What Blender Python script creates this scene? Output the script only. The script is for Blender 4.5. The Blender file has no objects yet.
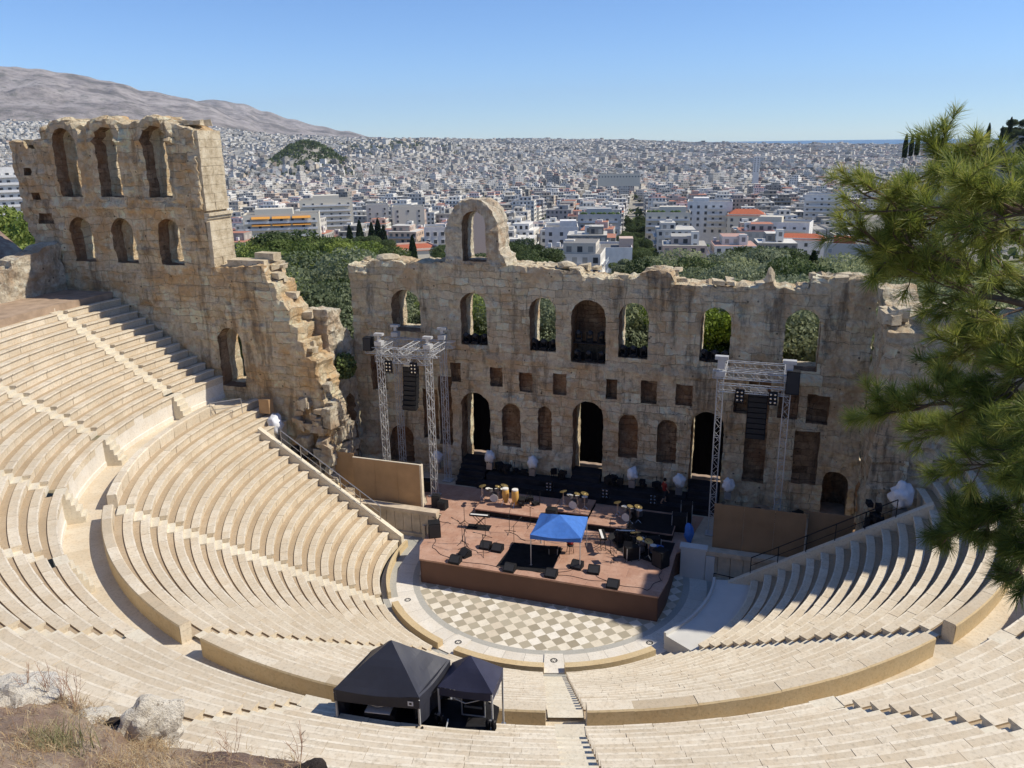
import bpy, bmesh, math, random
from mathutils import Vector, Matrix, noise
from mathutils.geometry import delaunay_2d_cdt
PI = math.pi
rnd = random.Random(11)
scene = bpy.context.scene
col = scene.collection
# ------------------------------------------------------------------ helpers
def H(*a):
    """repeatable hash in 0..1"""
    s = 0.0
    for i, v in enumerate(a): s += (v + 1.37) * (12.9898 + 65.233 * i)
    s = math.sin(s) * 43758.5453
    return s - math.floor(s)

class MB:
    """mesh builder: collects shapes, links them as ONE mesh object"""
    def __init__(self): self.v = []; self.f = []; self.m = []; self.uv = {}; self.t = {}
    def add(self, vs, fs, mi=0, uvs=None, tone=None):
        o = len(self.v); self.v += [tuple(p) for p in vs]
        for k, f in enumerate(fs):
            if uvs: self.uv[len(self.f)] = uvs[k]
            if tone is not None: self.t[len(self.f)] = tone
            self.f.append([i + o for i in f]); self.m.append(mi)
    def box(self, c, s, rz=0, mi=0, M=None, tone=None, taper=1.0):
        x, y, z = s[0] / 2, s[1] / 2, s[2] / 2
        vs = [Vector((a * x * (taper if k > 0 else 1), b * y * (taper if k > 0 else 1), k * z)) for k in (-1, 1) for b in (-1, 1) for a in (-1, 1)]
        T = Matrix.Translation(c) @ (M if M is not None else Matrix.Rotation(rz, 4, 'Z'))
        self.add([T @ p for p in vs], [(0, 2, 3, 1), (4, 5, 7, 6), (0, 1, 5, 4), (2, 6, 7, 3), (0, 4, 6, 2), (1, 3, 7, 5)], mi, tone=tone)
    def chunk(self, c, s, rz=0, seed=0, mi=0):
        """a weathered, slightly skewed stone block"""
        n0 = len(self.v); self.box(c, s, rz, mi); T = Vector(c)
        for i in range(n0, len(self.v)):
            p = Vector(self.v[i]); q = T + (p - T) * (.72 + .36 * H(i - n0, seed, 3)); q.z += (H(i - n0, seed, 4) - .5) * s[2] * .5; self.v[i] = tuple(q)
    def tube(self, p, q, r, r2=None, n=6, mi=0, cap=True, tone=None):
        p, q = Vector(p), Vector(q); d = (q - p)
        if d.length < 1e-6: return
        d.normalize(); a = d.orthogonal().normalized(); b = d.cross(a); r2 = r if r2 is None else r2
        vs = [p + (a * math.cos(2 * PI * i / n) + b * math.sin(2 * PI * i / n)) * r for i in range(n)] + \
             [q + (a * math.cos(2 * PI * i / n) + b * math.sin(2 * PI * i / n)) * r2 for i in range(n)]
        fs = [(i, (i + 1) % n, n + (i + 1) % n, n + i) for i in range(n)]
        if cap: fs += [tuple(reversed(range(n))), tuple(range(n, 2 * n))]
        self.add(vs, fs, mi, tone=tone)
    def path(self, pts, r, n=5, mi=0):
        for a, b in zip(pts, pts[1:]): self.tube(a, b, r, r, n, mi)
    def lathe(self, prof, c=(0, 0, 0), n=14, mi=0, M=None):
        T = Matrix.Translation(c) @ (M if M is not None else Matrix())
        vs = [T @ Vector((r * math.cos(2 * PI * i / n), r * math.sin(2 * PI * i / n), z)) for r, z in prof for i in range(n)]
        fs = []
        for k in range(len(prof) - 1):
            for i in range(n): fs.append((k * n + i, k * n + (i + 1) % n, (k + 1) * n + (i + 1) % n, (k + 1) * n + i))
        fs += [tuple(reversed(range(n))), tuple(range((len(prof) - 1) * n, len(prof) * n))]
        self.add(vs, fs, mi)
    def prism(self, poly, z0, z1, mi=0, mside=None):
        n = len(poly); vs = [(x, y, z0) for x, y in poly] + [(x, y, z1) for x, y in poly]
        self.add(vs, [tuple(reversed(range(n))), tuple(range(n, 2 * n))], mi)
        self.add(vs, [(i, (i + 1) % n, n + (i + 1) % n, n + i) for i in range(n)], mi if mside is None else mside)
    def blob(self, c, s, seed=0, amp=.25, n=2, mi=0, freq=1.6, tone=None):
        bm = bmesh.new(); bmesh.ops.create_icosphere(bm, subdivisions=n, radius=1)
        vs = []
        for v in bm.verts:
            k = 1 + amp * noise.noise(v.co * freq + Vector((seed * 7.3, seed * 3.1, seed)))
            vs.append(Vector(c) + Vector((v.co.x * s[0] * k, v.co.y * s[1] * k, v.co.z * s[2] * k)))
        fs = [[v.index for v in f.verts] for f in bm.faces]; bm.free()
        self.add(vs, fs, mi, tone=tone)
    def build(self, name, mats, parent=None, smooth=False, loc=None, merge=False):
        me = bpy.data.meshes.new(name); me.from_pydata(self.v, [], self.f)
        if not isinstance(mats, (list, tuple)): mats = [mats]
        for m in mats: me.materials.append(m)
        me.polygons.foreach_set('material_index', self.m)
        if smooth: me.polygons.foreach_set('use_smooth', [True] * len(self.f))
        if self.uv:
            L = me.uv_layers.new(name='UVMap'); buf = []
            for i, f in enumerate(self.f):
                u = self.uv.get(i)
                for k in range(len(f)): buf += list(u[k]) if u else [0, 0]
            L.data.foreach_set('uv', buf)
        if self.t:
            A = me.attributes.new('tone', 'FLOAT', 'FACE')
            A.data.foreach_set('value', [float(self.t.get(i, .5)) for i in range(len(self.f))])
        me.update()
        if merge:
            bm = bmesh.new(); bm.from_mesh(me); bmesh.ops.remove_doubles(bm, verts=bm.verts, dist=1e-4); bm.to_mesh(me); bm.free()
        o = bpy.data.objects.new(name, me); col.objects.link(o)
        if parent: o.parent = parent
        if loc: o.location = loc
        return o

def tag(o, label=None, cat=None, group=None, kind=None):
    if label: o['label'] = label
    if cat: o['category'] = cat
    if group: o['group'] = group
    if kind: o['kind'] = kind
    return o
def thing(name, label, cat, loc=(0, 0, 0), rz=0, group=None):
    o = bpy.data.objects.new(name, None); col.objects.link(o); o.empty_display_size = .2
    o.location = loc; o.rotation_euler = (0, 0, rz)
    return tag(o, label, cat, group)
def dup(root, loc, rz=0, label=None, group=None, sc=None):
    r = root.copy(); col.objects.link(r); r.location = loc; r.rotation_euler = (0, 0, rz)
    if sc: r.scale = (sc, sc, sc)
    if label: r['label'] = label
    if group: r['group'] = group
    for ch in list(root.children):
        c = ch.copy(); col.objects.link(c); c.parent = r
        for g in list(ch.children):
            d = g.copy(); col.objects.link(d); d.parent = c
    return r

# ------------------------------------------------------------------ materials
class NT:
    def __init__(self, name):
        self.mat = bpy.data.materials.new(name); self.mat.use_nodes = True
        self.t = self.mat.node_tree; self.b = self.t.nodes['Principled BSDF']
    def n(self, kind, **kw):
        o = self.t.nodes.new(kind)
        for k, v in kw.items():
            if hasattr(o, k) and not k.startswith('i_'): setattr(o, k, v)
        return o
    def l(self, a, b): self.t.links.new(a, b)
    def mix(self, fac, a, b, mode='MIX'):
        m = self.n('ShaderNodeMix', data_type='RGBA', blend_type=mode)
        for sock, v in ((m.inputs[0], fac), (m.inputs[6], a), (m.inputs[7], b)):
            if isinstance(v, bpy.types.NodeSocket): self.l(v, sock)
            elif isinstance(v, (int, float)): sock.default_value = v
            else: sock.default_value = tuple(v) + ((1,) if len(v) == 3 else ())
        return m.outputs[2]
    def math(self, op, a, b=None, c=None):
        m = self.n('ShaderNodeMath', operation=op)
        for s, v in zip(m.inputs, (a, b, c)):
            if v is None: continue
            if isinstance(v, bpy.types.NodeSocket): self.l(v, s)
            else: s.default_value = v
        return m.outputs[0]
    def ramp(self, fac, stops):
        r = self.n('ShaderNodeValToRGB'); e = r.color_ramp.elements
        while len(e) < len(stops): e.new(.5)
        for k, (p, c) in zip(e, stops):
            k.position = p; k.color = tuple(c) + ((1,) if len(c) == 3 else ())
        self.l(fac, r.inputs[0]); return r.outputs[0]
    def noise(self, vec, scale, detail=4, rough=.55, out=0):
        k = self.n('ShaderNodeTexNoise'); k.inputs['Scale'].default_value = scale
        k.inputs['Detail'].default_value = detail; k.inputs['Roughness'].default_value = rough
        if vec is not None: self.l(vec, k.inputs['Vector'])
        return k.outputs[out]
    def voro(self, vec, scale, feature='F1', out='Distance'):
        k = self.n('ShaderNodeTexVoronoi', feature=feature); k.inputs['Scale'].default_value = scale
        self.l(vec, k.inputs['Vector']); return k.outputs[out]
    def coord(self, which='Object'):
        return self.n('ShaderNodeTexCoord').outputs[which]
    def pos(self): return self.n('ShaderNodeNewGeometry').outputs['Position']
    def attr(self, name, out='Fac'):
        a = self.n('ShaderNodeAttribute'); a.attribute_name = name; return a.outputs[out]
    def bump(self, h, strength=.4, dist=.05):
        b = self.n('ShaderNodeBump'); b.inputs['Strength'].default_value = strength; b.inputs['Distance'].default_value = dist
        self.l(h, b.inputs['Height']); self.l(b.outputs[0], self.b.inputs['Normal'])
    def fin(self, colr, rough=.8, spec=.3, metal=0):
        if isinstance(colr, bpy.types.NodeSocket): self.l(colr, self.b.inputs['Base Color'])
        else: self.b.inputs['Base Color'].default_value = tuple(colr) + (1,)
        self.b.inputs['Roughness'].default_value = rough; self.b.inputs['Metallic'].default_value = metal
        self.b.inputs['Specular IOR Level'].default_value = spec
        return self.mat
M = {}
def simple(name, c, rough=.7, spec=.3, metal=0, var=.12, scale=3.0):
    k = NT(name); p = k.coord()
    f = k.noise(p, scale, 5)
    a = tuple(max(0, x * (1 - var)) for x in c); b = tuple(min(1, x * (1 + var)) for x in c)
    M[name] = k.fin(k.ramp(f, [(.3, a), (.7, b)]), rough, spec, metal); return M[name]

def stone(name, c1, c2, stain, dark, bw=.95, bh=.5, rubble=False, mort=(.10, .075, .05)):
    """weathered ashlar / rubble masonry on UVs in metres"""
    k = NT(name); uv = k.n('ShaderNodeUVMap', uv_map='UVMap').outputs[0]; P = k.pos()
    wob = k.noise(P, .8, 4, .6, 1)
    add = k.n('ShaderNodeVectorMath', operation='MULTIPLY_ADD'); k.l(wob, add.inputs[0])
    add.inputs[1].default_value = (.6, .6, .6) if not rubble else (.8, .8, .8); k.l(uv, add.inputs[2]); wuv = add.outputs[0]
    def brick(w_, h_, off, sq, sqf):
        br = k.n('ShaderNodeTexBrick'); k.l(wuv, br.inputs['Vector'])
        br.inputs['Color1'].default_value = (0, 0, 0, 1); br.inputs['Color2'].default_value = (1, 1, 1, 1); br.inputs['Mortar'].default_value = (.4, .4, .4, 1)
        br.inputs['Scale'].default_value = 1; br.inputs['Brick Width'].default_value = w_; br.inputs['Row Height'].default_value = h_
        br.inputs['Mortar Size'].default_value = .018; br.inputs['Mortar Smooth'].default_value = .8; br.inputs['Bias'].default_value = 0
        br.offset = off; br.squash = sq; br.squash_frequency = sqf
        g = k.n('ShaderNodeRGBToBW'); k.l(br.outputs['Color'], g.inputs[0]); return g.outputs[0], br.outputs['Fac']
    b1, e1 = brick(bw, bh, .43, 1.5, 3); b2, e2 = brick(bw * 1.45, bh * 1.42, .37, .8, 2)
    v1 = k.n('ShaderNodeRGBToBW'); k.l(k.voro(wuv, 2.6, 'F1', 'Color'), v1.inputs[0]); v2 = k.n('ShaderNodeRGBToBW'); k.l(k.voro(wuv, 5.5, 'F1', 'Color'), v2.inputs[0])
    def fmix(f, a_, b_):
        m = k.n('ShaderNodeMix', data_type='FLOAT')
        for s_, v_ in zip((m.inputs[0], m.inputs[2], m.inputs[3]), (f, a_, b_)):
            if isinstance(v_, bpy.types.NodeSocket): k.l(v_, s_)
            else: s_.default_value = v_
        return m.outputs[0]
    z1 = k.ramp(k.noise(P, .24, 2), [(.47, (0, 0, 0)), (.53, (1, 1, 1))]); z2 = k.ramp(k.noise(P, .42, 3), [((.30 if rubble else .52), (0, 0, 0)), ((.38 if rubble else .60), (1, 1, 1))])
    tone_ = fmix(z1, b1, b2); edge_ = fmix(z1, e1, e2)
    tone_ = fmix(z2, tone_, fmix(.45, v1.outputs[0], v2.outputs[0])); edge_ = k.math('MULTIPLY', edge_, k.math('SUBTRACT', 1.0, z2))
    fine = k.noise(P, 3.6, 10, .78); mid = k.noise(P, 1.5, 6, .65)
    tone_ = k.math('ADD', k.math('MULTIPLY', tone_, .72), k.math('MULTIPLY', k.math('SUBTRACT', fine, .355), 1.75))
    base = k.ramp(tone_, [(0, tuple(x * .42 for x in c2)), (.25, c2), (.5, tuple((a + b) / 2 for a, b in zip(c1, c2))), (.78, c1), (1, tuple(min(.85, x * 1.28) for x in c1))])
    st = k.noise(P, .5, 6, .66)
    base = k.mix(k.ramp(st, [(.46, (0, 0, 0)), (.60, (.8, .8, .8))]), base, k.mix(fine, stain, tuple(x * 1.5 for x in stain)))
    base = k.mix(k.ramp(mid, [(.54, (0, 0, 0)), (.66, (.5, .5, .5))]), base, tuple(min(.85, x * 1.15) for x in c1))
    sep = k.n('ShaderNodeSeparateXYZ'); k.l(P, sep.inputs[0]); cmb = k.n('ShaderNodeCombineXYZ')
    k.l(k.math('MULTIPLY', sep.outputs[0], 1.1), cmb.inputs[0]); k.l(k.math('MULTIPLY', sep.outputs[1], 1.1), cmb.inputs[1]); k.l(k.math('MULTIPLY', sep.outputs[2], .16), cmb.inputs[2])
    sk = k.noise(cmb.outputs[0], 1.0, 6, .68)
    base = k.mix(k.ramp(sk, [(.53, (0, 0, 0)), (.66, (.7, .7, .7))]), base, dark)
    base = k.mix(k.math('MULTIPLY', edge_, .5), base, mort)
    hole = k.ramp(k.voro(P, 1.25), [(.06, (1, 1, 1)), (.10, (0, 0, 0))])
    base = k.mix(k.math('MULTIPLY', hole, .75), base, (.04, .03, .022))
    h = k.math('ADD', k.math('MULTIPLY', edge_, -1.0), k.math('MULTIPLY', fine, 1.8))
    h = k.math('ADD', h, k.math('MULTIPLY', tone_, .6))
    k.bump(h, 1.0, .12)
    M[name] = k.fin(base, .92, .12); return M[name]

stone('shaded_lining_stone', (.44, .30, .185), (.21, .135, .08), (.27, .14, .07), (.07, .052, .04), bw=.6, bh=.3)  # brown brick lining, darkened to paint shade into niches and openings
stone('wall_stone', (.87, .74, .525), (.60, .485, .325), (.52, .365, .215), (.13, .105, .08))
stone('wing_stone', (.84, .70, .485), (.58, .45, .28), (.55, .35, .17), (.20, .14, .09), bw=1.05, bh=.52)
stone('rubble_stone', (.80, .71, .55), (.50, .42, .30), (.42, .29, .18), (.20, .165, .13), bw=.7, bh=.38, rubble=True)
k = NT('pale_block'); P = k.pos()
c = k.ramp(k.noise(P, 1.3, 10, .76), [(.32, (.30, .235, .15)), (.46, (.50, .41, .28)), (.58, (.63, .54, .39)), (.72, (.74, .66, .51))]); c = k.mix(k.ramp(k.voro(P, 3.1), [(.08, (.8, .8, .8)), (.14, (0, 0, 0))]), c, (.12, .09, .06))
k.bump(k.noise(P, 4, 10, .78), 1.0, .1); M['pale_block'] = k.fin(c, .92, .1)

def seat_mat(name, lo, hi, var2):
    k = NT(name); P = k.pos(); t = k.attr('tone')
    c = k.ramp(t, [(0, lo), (.35, tuple(a * .6 + b * .4 for a, b in zip(lo, hi))), (.75, tuple(a * .3 + b * .7 for a, b in zip(lo, hi))), (1, hi)])
    n1 = k.noise(P, 1.6, 6, .65); c = k.mix(k.ramp(n1, [(.42, (0, 0, 0)), (.72, (.55, .55, .55))]), c, var2)
    n2 = k.noise(P, 9, 5, .7); c = k.mix(k.ramp(n2, [(.50, (0, 0, 0)), (.72, (.6, .6, .6))]), c, tuple(x * .6 for x in lo))
    n3 = k.noise(P, .22, 2); c = k.mix(k.ramp(n3, [(.35, (.22, .22, .22)), (.65, (0, 0, 0))]), c, tuple(x * .75 for x in lo))
    k.bump(k.noise(P, 7, 5, .7), .35, .03)
    M[name] = k.fin(c, .75, .25); return M[name]
seat_mat('seat_marble', (.48, .39, .27), (.79, .71, .57), (.57, .44, .285))
seat_mat('foot_marble', (.36, .275, .18), (.50, .40, .28), (.43, .32, .205))
seat_mat('stair_marble', (.60, .53, .40), (.76, .70, .57), (.60, .49, .35))
seat_mat('parapet_marble', (.54, .41, .235), (.64, .51, .31), (.55, .39, .20))
seat_mat('grey_marble', (.36, .35, .31), (.50, .48, .43), (.42, .40, .35))
seat_mat('white_marble', (.66, .61, .53), (.78, .73, .64), (.62, .54, .42))
# ------------------------------------------------------------------ camera, sun, sky
cam_d = bpy.data.cameras.new('camera'); cam = bpy.data.objects.new('camera', cam_d); col.objects.link(cam); scene.camera = cam
CO = Vector((11.97223, -41.97161, 25.22896)); CF = Vector((-.30743216, .90600472, -.2909311)); CR = Vector((.94830763, .31700266, -.01489822)); CU = Vector((-.07872807, .28047238, .956628))
cam.matrix_world = Matrix(((CR.x, CU.x, -CF.x, CO.x), (CR.y, CU.y, -CF.y, CO.y), (CR.z, CU.z, -CF.z, CO.z), (0, 0, 0, 1)))
FPX = 804.3055
cam_d.sensor_width = 36; cam_d.lens = 36 * FPX / 1024; cam_d.clip_start = .1; cam_d.clip_end = 80000
def at(u, v, d):
    """point d metres away (along the ground plan) in the direction of a photo pixel"""
    r = CF + CR * ((u - 512) / FPX) - CU * ((v - 384) / FPX)
    return CO + r * (d / math.hypot(r.x, r.y))
SUN = Vector((.88, .28, 1.0)).normalized()
sd = bpy.data.lights.new('sun', 'SUN'); so = bpy.data.objects.new('sun', sd); col.objects.link(so)
sd.energy = 4.7; sd.angle = math.radians(.53); sd.color = (1, .93, .80)
so.rotation_euler = SUN.to_track_quat('Z', 'Y').to_euler(); so.location = (60, 30, 90)
w = bpy.data.worlds.new('World'); scene.world = w; w.use_nodes = True
nt = w.node_tree; bg = nt.nodes['Background']; sky = nt.nodes.new('ShaderNodeTexSky'); sky.sky_type = 'NISHITA'; sky.sun_disc = False
sky.sun_elevation = math.asin(SUN.z); sky.sun_rotation = math.atan2(SUN.x, SUN.y)
sky.altitude = 1800; sky.air_density = 1.0; sky.dust_density = .05; sky.ozone_density = 5.0
tint = nt.nodes.new('ShaderNodeMix'); tint.data_type = 'RGBA'; tint.blend_type = 'MULTIPLY'; tint.inputs[0].default_value = 1; tint.inputs[7].default_value = (.80, .95, 1.13, 1)
nt.links.new(sky.outputs[0], tint.inputs[6]); nt.links.new(tint.outputs[2], bg.inputs[0]); bg.inputs[1].default_value = .125
scene.view_settings.view_transform = 'Standard'; scene.view_settings.look = 'None'; scene.view_settings.exposure = .15; scene.view_settings.gamma = 1
scene.render.engine = 'CYCLES'
try:
    scene.cycles.max_bounces = 5; scene.cycles.diffuse_bounces = 4; scene.cycles.volume_bounces = 0; scene.cycles.transparent_max_bounces = 8
except Exception: pass

# ------------------------------------------------------------------ seating
D2R = PI / 180
def pol(r, th, z): return (r * math.sin(th), -r * math.cos(th), z)
def arc(mb, th0, th1, prof, mats, tone=.5, step=.45, caps=None):
    rm = prof[0][0]; n = max(1, int(math.ceil(abs(th1 - th0) * rm / step)))
    k = len(prof); vs = []
    for j in range(n + 1):
        th = th0 + (th1 - th0) * j / n
        for r, z in prof: vs.append(pol(r, th, z))
    for s in range(k - 1):
        fs = [(j * k + s, (j + 1) * k + s, (j + 1) * k + s + 1, j * k + s + 1) for j in range(n)]
        o = len(mb.v)
        idx = sorted({i for f in fs for i in f}); mp = {a: b for b, a in enumerate(idx)}
        mb.add([vs[i] for i in idx], [[mp[i] for i in f] for f in fs], mats[s] if isinstance(mats, (list, tuple)) else mats, tone=tone)
    if caps:
        for j in (0, n):
            mb.add([vs[j * k + i] for i in range(k)] + [pol(prof[-1][0], th0 if j == 0 else th1, caps)] + [pol(prof[0][0], th0 if j == 0 else th1, caps)],
                   [list(range(k + 2))], mats[0] if isinstance(mats, (list, tuple)) else mats, tone=tone)
def blocks(th0, th1, r, L, seed):
    """split an arc into stone blocks"""
    n = max(1, round((th1 - th0) * r / L)); cuts = [th0]
    for i in range(1, n): cuts.append(th0 + (th1 - th0) * (i + .32 * (H(seed, i, r) - .5)) / n)
    return list(zip(cuts, cuts[1:] + [th1]))
SEAT = [M['seat_marble'], M['foot_marble'], M['stair_marble']]
def endth(r, y): return math.acos(max(-1, min(1, -y / r)))
R0, DR, Z0, DZ, NL = 10.3, .698, .42, .455, 18
LST = [a * D2R for a in (-51.7, -17.1, 17.1, 51.7)]
def wedges(r, ends, stairs, hw):
    a = -ends[0]; out = []
    for s in stairs:
        out.append((a, s - hw / r)); a = s + hw / r
    out.append((a, ends[1])); return [(x, y) for x, y in out if y - x > .01]
lower = thing('lower_seating', 'lower tier of curved marble seat rows around the orchestra', 'seating')
for i in range(NL):
    r = R0 + DR * i; z = Z0 + DZ * i; far = 3.0 if i >= 14 else .2
    for wi, (a, b) in enumerate(wedges(r, (endth(r, far), endth(r, far)), LST, .56)):
        if wi == 4 and i < 2: continue
        mb = MB()
        for q, (c, d) in enumerate(blocks(a, b, r, .92, i * 9 + wi)):
            e = (H(i, q, wi) - .5) * .018; g = (H(i, q, wi + 9) - .5) * .03; ga = .005 / r
            t = .35 + .5 * H(q, i, 3 + wi)
            arc(mb, c + ga, d - ga, [(r + .05 + g, z - DZ - .07), (r + .05 + g, z - .11), (r - .03 + g, z - .08), (r - .03 + g, z + e), (r + .37, z + e)], 0, t, caps=z - DZ - .07); arc(mb, c + ga, d - ga, [(r - .034 + g, z - .05), (r - .034 + g, z + e + .003), (r + .03, z + e + .003)], 0, .98)  # pale nosing strip: polished marble edge with its lit highlight painted in
        for q, (c, d) in enumerate(blocks(a, b, r, 1.15, i * 7 + wi + 31)):
            arc(mb, c, d, [(r + .37, z + .012), (r + .37, z - .055), (r + DR + .07, z - .055)], 1, .3 + .6 * H(q, i, 5 + wi))
        mb.build('seat_row', SEAT, lower)
for s in LST:
    mb = MB()
    for i in range(NL):
        for h in (0, 1):
            r = R0 + DR * i + h * DR / 2; z = Z0 + DZ * (i - 1) + DZ / 2 * (h + 1); hw = .54 / r
            arc(mb, s - hw, s + hw, [(r, z - DZ / 2 - .03), (r, z), (r + DR / 2 + .02, z)], 2, .3 + .6 * H(i, h, s), caps=z - DZ / 2 - .03)
    mb.build('stair_flight', SEAT, lower)
# sloping copings and side walls where the rows end on the stage side
for sg in (-1, 1):
    mb = MB(); yy = .24
    p0 = [(R0 - .2, -.3), (R0 - .2, Z0 + .25), (20.25, Z0 + DZ * 14 + .34), (20.25, -.3)]
    vs = [(sg * x, y, z) for y in (yy, yy + .34) for x, z in p0]
    mb.add(vs, [(0, 1, 2, 3), (7, 6, 5, 4), (0, 4, 5, 1), (1, 5, 6, 2), (2, 6, 7, 3)], 2, tone=.6)
    arc(mb, sg * endth(20.2, .3), sg * endth(20.2, 3.0), [(20.15, -.3), (20.15, Z0 + DZ * 14 - .05)], 2, .3)
    mb.build('coping', SEAT, lower)
# parapet backing the top row, with its stair openings
PAR = [M['parapet_marble'], M['seat_marble']]
for wi, (a, b) in enumerate(wedges(23.2, (endth(23.2, -.4), endth(23.2, -.4)), LST, .62)):
    mb = MB()
    for q, (c, d) in enumerate(blocks(a, b, 23.2, 1.7, 50 + wi)):
        t = H(q, wi, 2); e = (H(q, wi, 4) - .5) * .02
        arc(mb, c + .0002, d - .0002, [(22.94, 8.0), (22.9, 8.72 + e)], 1, t)
        arc(mb, c + .0002, d - .0002, [(22.9, 8.72 + e), (22.95, 8.77 + e), (23.33, 8.77 + e)], 1, t, caps=8.0)
        arc(mb, c, d, [(23.33, 8.77 + e), (23.37, 8.72 + e), (23.35, 7.98)], 0, .35 + .5 * t)
    for th in (a, b): mb.add([pol(22.94, th, 7.98), pol(23.35, th, 7.98), pol(23.35, th, 8.76), pol(22.92, th, 8.76)], [(0, 1, 2, 3)], 1, tone=.6)
    mb.build('parapet', PAR, lower)
# smooth light slab with a lip that replaces the first rows at the right end
simple('slab_plaster', (.60, .585, .545), .6, .3, var=.05, scale=1.2)
mb = MB(); a, b = 53.2 * D2R, 93 * D2R
arc(mb, a, b, [(9.66, -.35), (9.6, .98), (9.74, 1.0), (9.76, .84), (R0 + 2 * DR - .03, .95), (R0 + 2 * DR - .03, .4)], 0, caps=-.35, step=.3)
cx, cy, cz = pol(10.6, b, 0)
mb.build('curved_slab', [M['slab_plaster']], lower)

# walkway between the tiers
walk = MB()
for q, (c, d) in enumerate(blocks(-endth(24.2, 3.0), endth(24.2, 3.0), 24.2, 1.3, 77)):
    for k, (ra, rb) in enumerate(((22.6, 23.9), (23.9, 25.05))):
        arc(walk, c + .02 * k, d + .02 * k, [(ra, 8.0), (rb, 8.0)], 0, .25 + .5 * H(q, k, 1), step=.6)
tag(walk.build('walkway', [M['seat_marble']]), kind='structure')

upper = thing('upper_seating', 'upper tier of curved marble seat rows above the walkway', 'seating')
U0, UDR, UZ0, UDZ, NU = 25.0, .66, 9.6, .43, 13
UST = [a * D2R for a in (-86.6, -68.6, -51.45, -34.3, -17.15, 0, 17.15, 34.3, 51.45, 68.6, 86.6)]
rest = MB()
for i in range(NU):
    r = U0 + UDR * i; z = UZ0 + UDZ * i
    for wi, (a, b) in enumerate(wedges(r, (endth(r, 3.05), endth(r, 3.05)), UST, .42)):
        mb = MB() if 1 <= wi <= 7 else rest
        for q, (c, d) in enumerate(blocks(a, b, r, 1.0, i * 13 + wi + 200)):
            e = (H(i, q, wi + 20) - .5) * .02; g = (H(i, q, wi + 29) - .5) * .03; ga = .005 / r
            arc(mb, c + ga, d - ga, [(r + .05 + g, z - UDZ - .07), (r + .05 + g, z - .11), (r - .03 + g, z - .08), (r - .03 + g, z + e), (r + .36, z + e)], 0, .3 + .55 * H(q, i, 23 + wi), caps=z - UDZ - .07); arc(mb, c + ga, d - ga, [(r - .034 + g, z - .05), (r - .034 + g, z + e + .003), (r + .03, z + e + .003)], 0, .98)  # same pale nosing, worn edge and painted highlight together
        for q, (c, d) in enumerate(blocks(a, b, r, 1.2, i * 17 + wi + 331)):
            arc(mb, c, d, [(r + .36, z + .012), (r + .36, z - .045), (r + UDR + .07, z - .045)], 1, .25 + .65 * H(q, i, 25 + wi))
        if mb is not rest: mb.build('seat_row', SEAT, upper)
tag(rest.build('end_rows', SEAT, upper), kind='stuff')
for wi, (a, b) in enumerate(wedges(25.0, (endth(25, 3.05), endth(25, 3.05)), UST, .42)):
    mb = MB()
    for q, (c, d) in enumerate(blocks(a, b, 25, 1.1, 400 + wi)):
        arc(mb, c, d, [(25.02, 7.98), (25.02, 8.25), (25.06, 8.3), (25.06, 9.48)], 0, .35 + .6 * H(q, wi, 41), caps=7.98)
    mb.build('podium_wall', [M['white_marble']], upper)
for s in UST:
    mb = MB()
    for k in range(5):
        r = 24.2 + .17 * k; z = 8.0 + .32 * (k + 1); hw = .42 / r
        if k == 4: z = UZ0 - .02
        arc(mb, s - hw, s + hw, [(r, 7.99), (r, z), (r + (.19 if k < 4 else .5), z)], 2, .3 + .5 * H(k, s), caps=7.99)
    for i in range(1, NU + 1):
        for h in (0, 1):
            r = U0 + UDR * i + h * UDR / 2; z = UZ0 + UDZ * (i - 1) + UDZ / 2 * (h + 1); hw = .42 / r
            if i == NU and h: continue
            arc(mb, s - hw, s + hw, [(r, z - UDZ / 2 - .03), (r, z), (r + UDR / 2 + .02, z)], 2, .3 + .6 * H(i, h, s), caps=z - UDZ / 2 - .03)
    mb.build('stair_flight', SEAT, upper)
mb = MB(); rt = U0 + UDR * NU; zt = UZ0 + UDZ * NU
simple('dry_earth', (.36, .265, .19), .95, .05, var=.22, scale=1.5)
arc(mb, -endth(rt, 3.05), endth(rt, 3.05), [(rt, zt - .5), (rt, zt - .02), (39.5, zt)], 0, .5, step=1)
tag(mb.build('top_path', [M['dry_earth']]), kind='structure')

# ------------------------------------------------------------------ orchestra floor
k = NT('checker_floor'); P = k.pos(); mp = k.n('ShaderNodeMapping'); k.l(P, mp.inputs['Vector'])
mp.inputs['Location'].default_value = (0, 0, .5); mp.inputs['Rotation'].default_value = (0, 0, PI / 4); mp.inputs['Scale'].default_value = (1 / .56, 1 / .56, 1 / .56)
ck = k.n('ShaderNodeTexChecker'); ck.inputs['Scale'].default_value = 1.0; k.l(mp.outputs[0], ck.inputs['Vector'])
fl = k.n('ShaderNodeVectorMath', operation='FLOOR'); k.l(mp.outputs[0], fl.inputs[0])
sp = k.n('ShaderNodeSeparateXYZ'); k.l(fl.outputs[0], sp.inputs[0]); cb = k.n('ShaderNodeCombineXYZ'); k.l(sp.outputs[0], cb.inputs[0]); k.l(sp.outputs[1], cb.inputs[1])
wn = k.n('ShaderNodeTexWhiteNoise'); k.l(cb.outputs[0], wn.inputs['Vector']); hv = wn.outputs['Value']
lt = k.ramp(hv, [(0, (.60, .52, .40)), (.5, (.72, .65, .52)), (1, (.79, .74, .64))]); dk = k.ramp(hv, [(0, (.33, .285, .205)), (1, (.45, .40, .30))])
c = k.mix(ck.outputs['Fac'], lt, dk); c = k.mix(k.ramp(k.noise(P, 3, 6, .7), [(.45, (0, 0, 0)), (.8, (.5, .5, .5))]), c, (.42, .36, .28))
M['checker_floor'] = k.fin(c, .6, .3)
mb = MB(); n = 160
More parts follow.
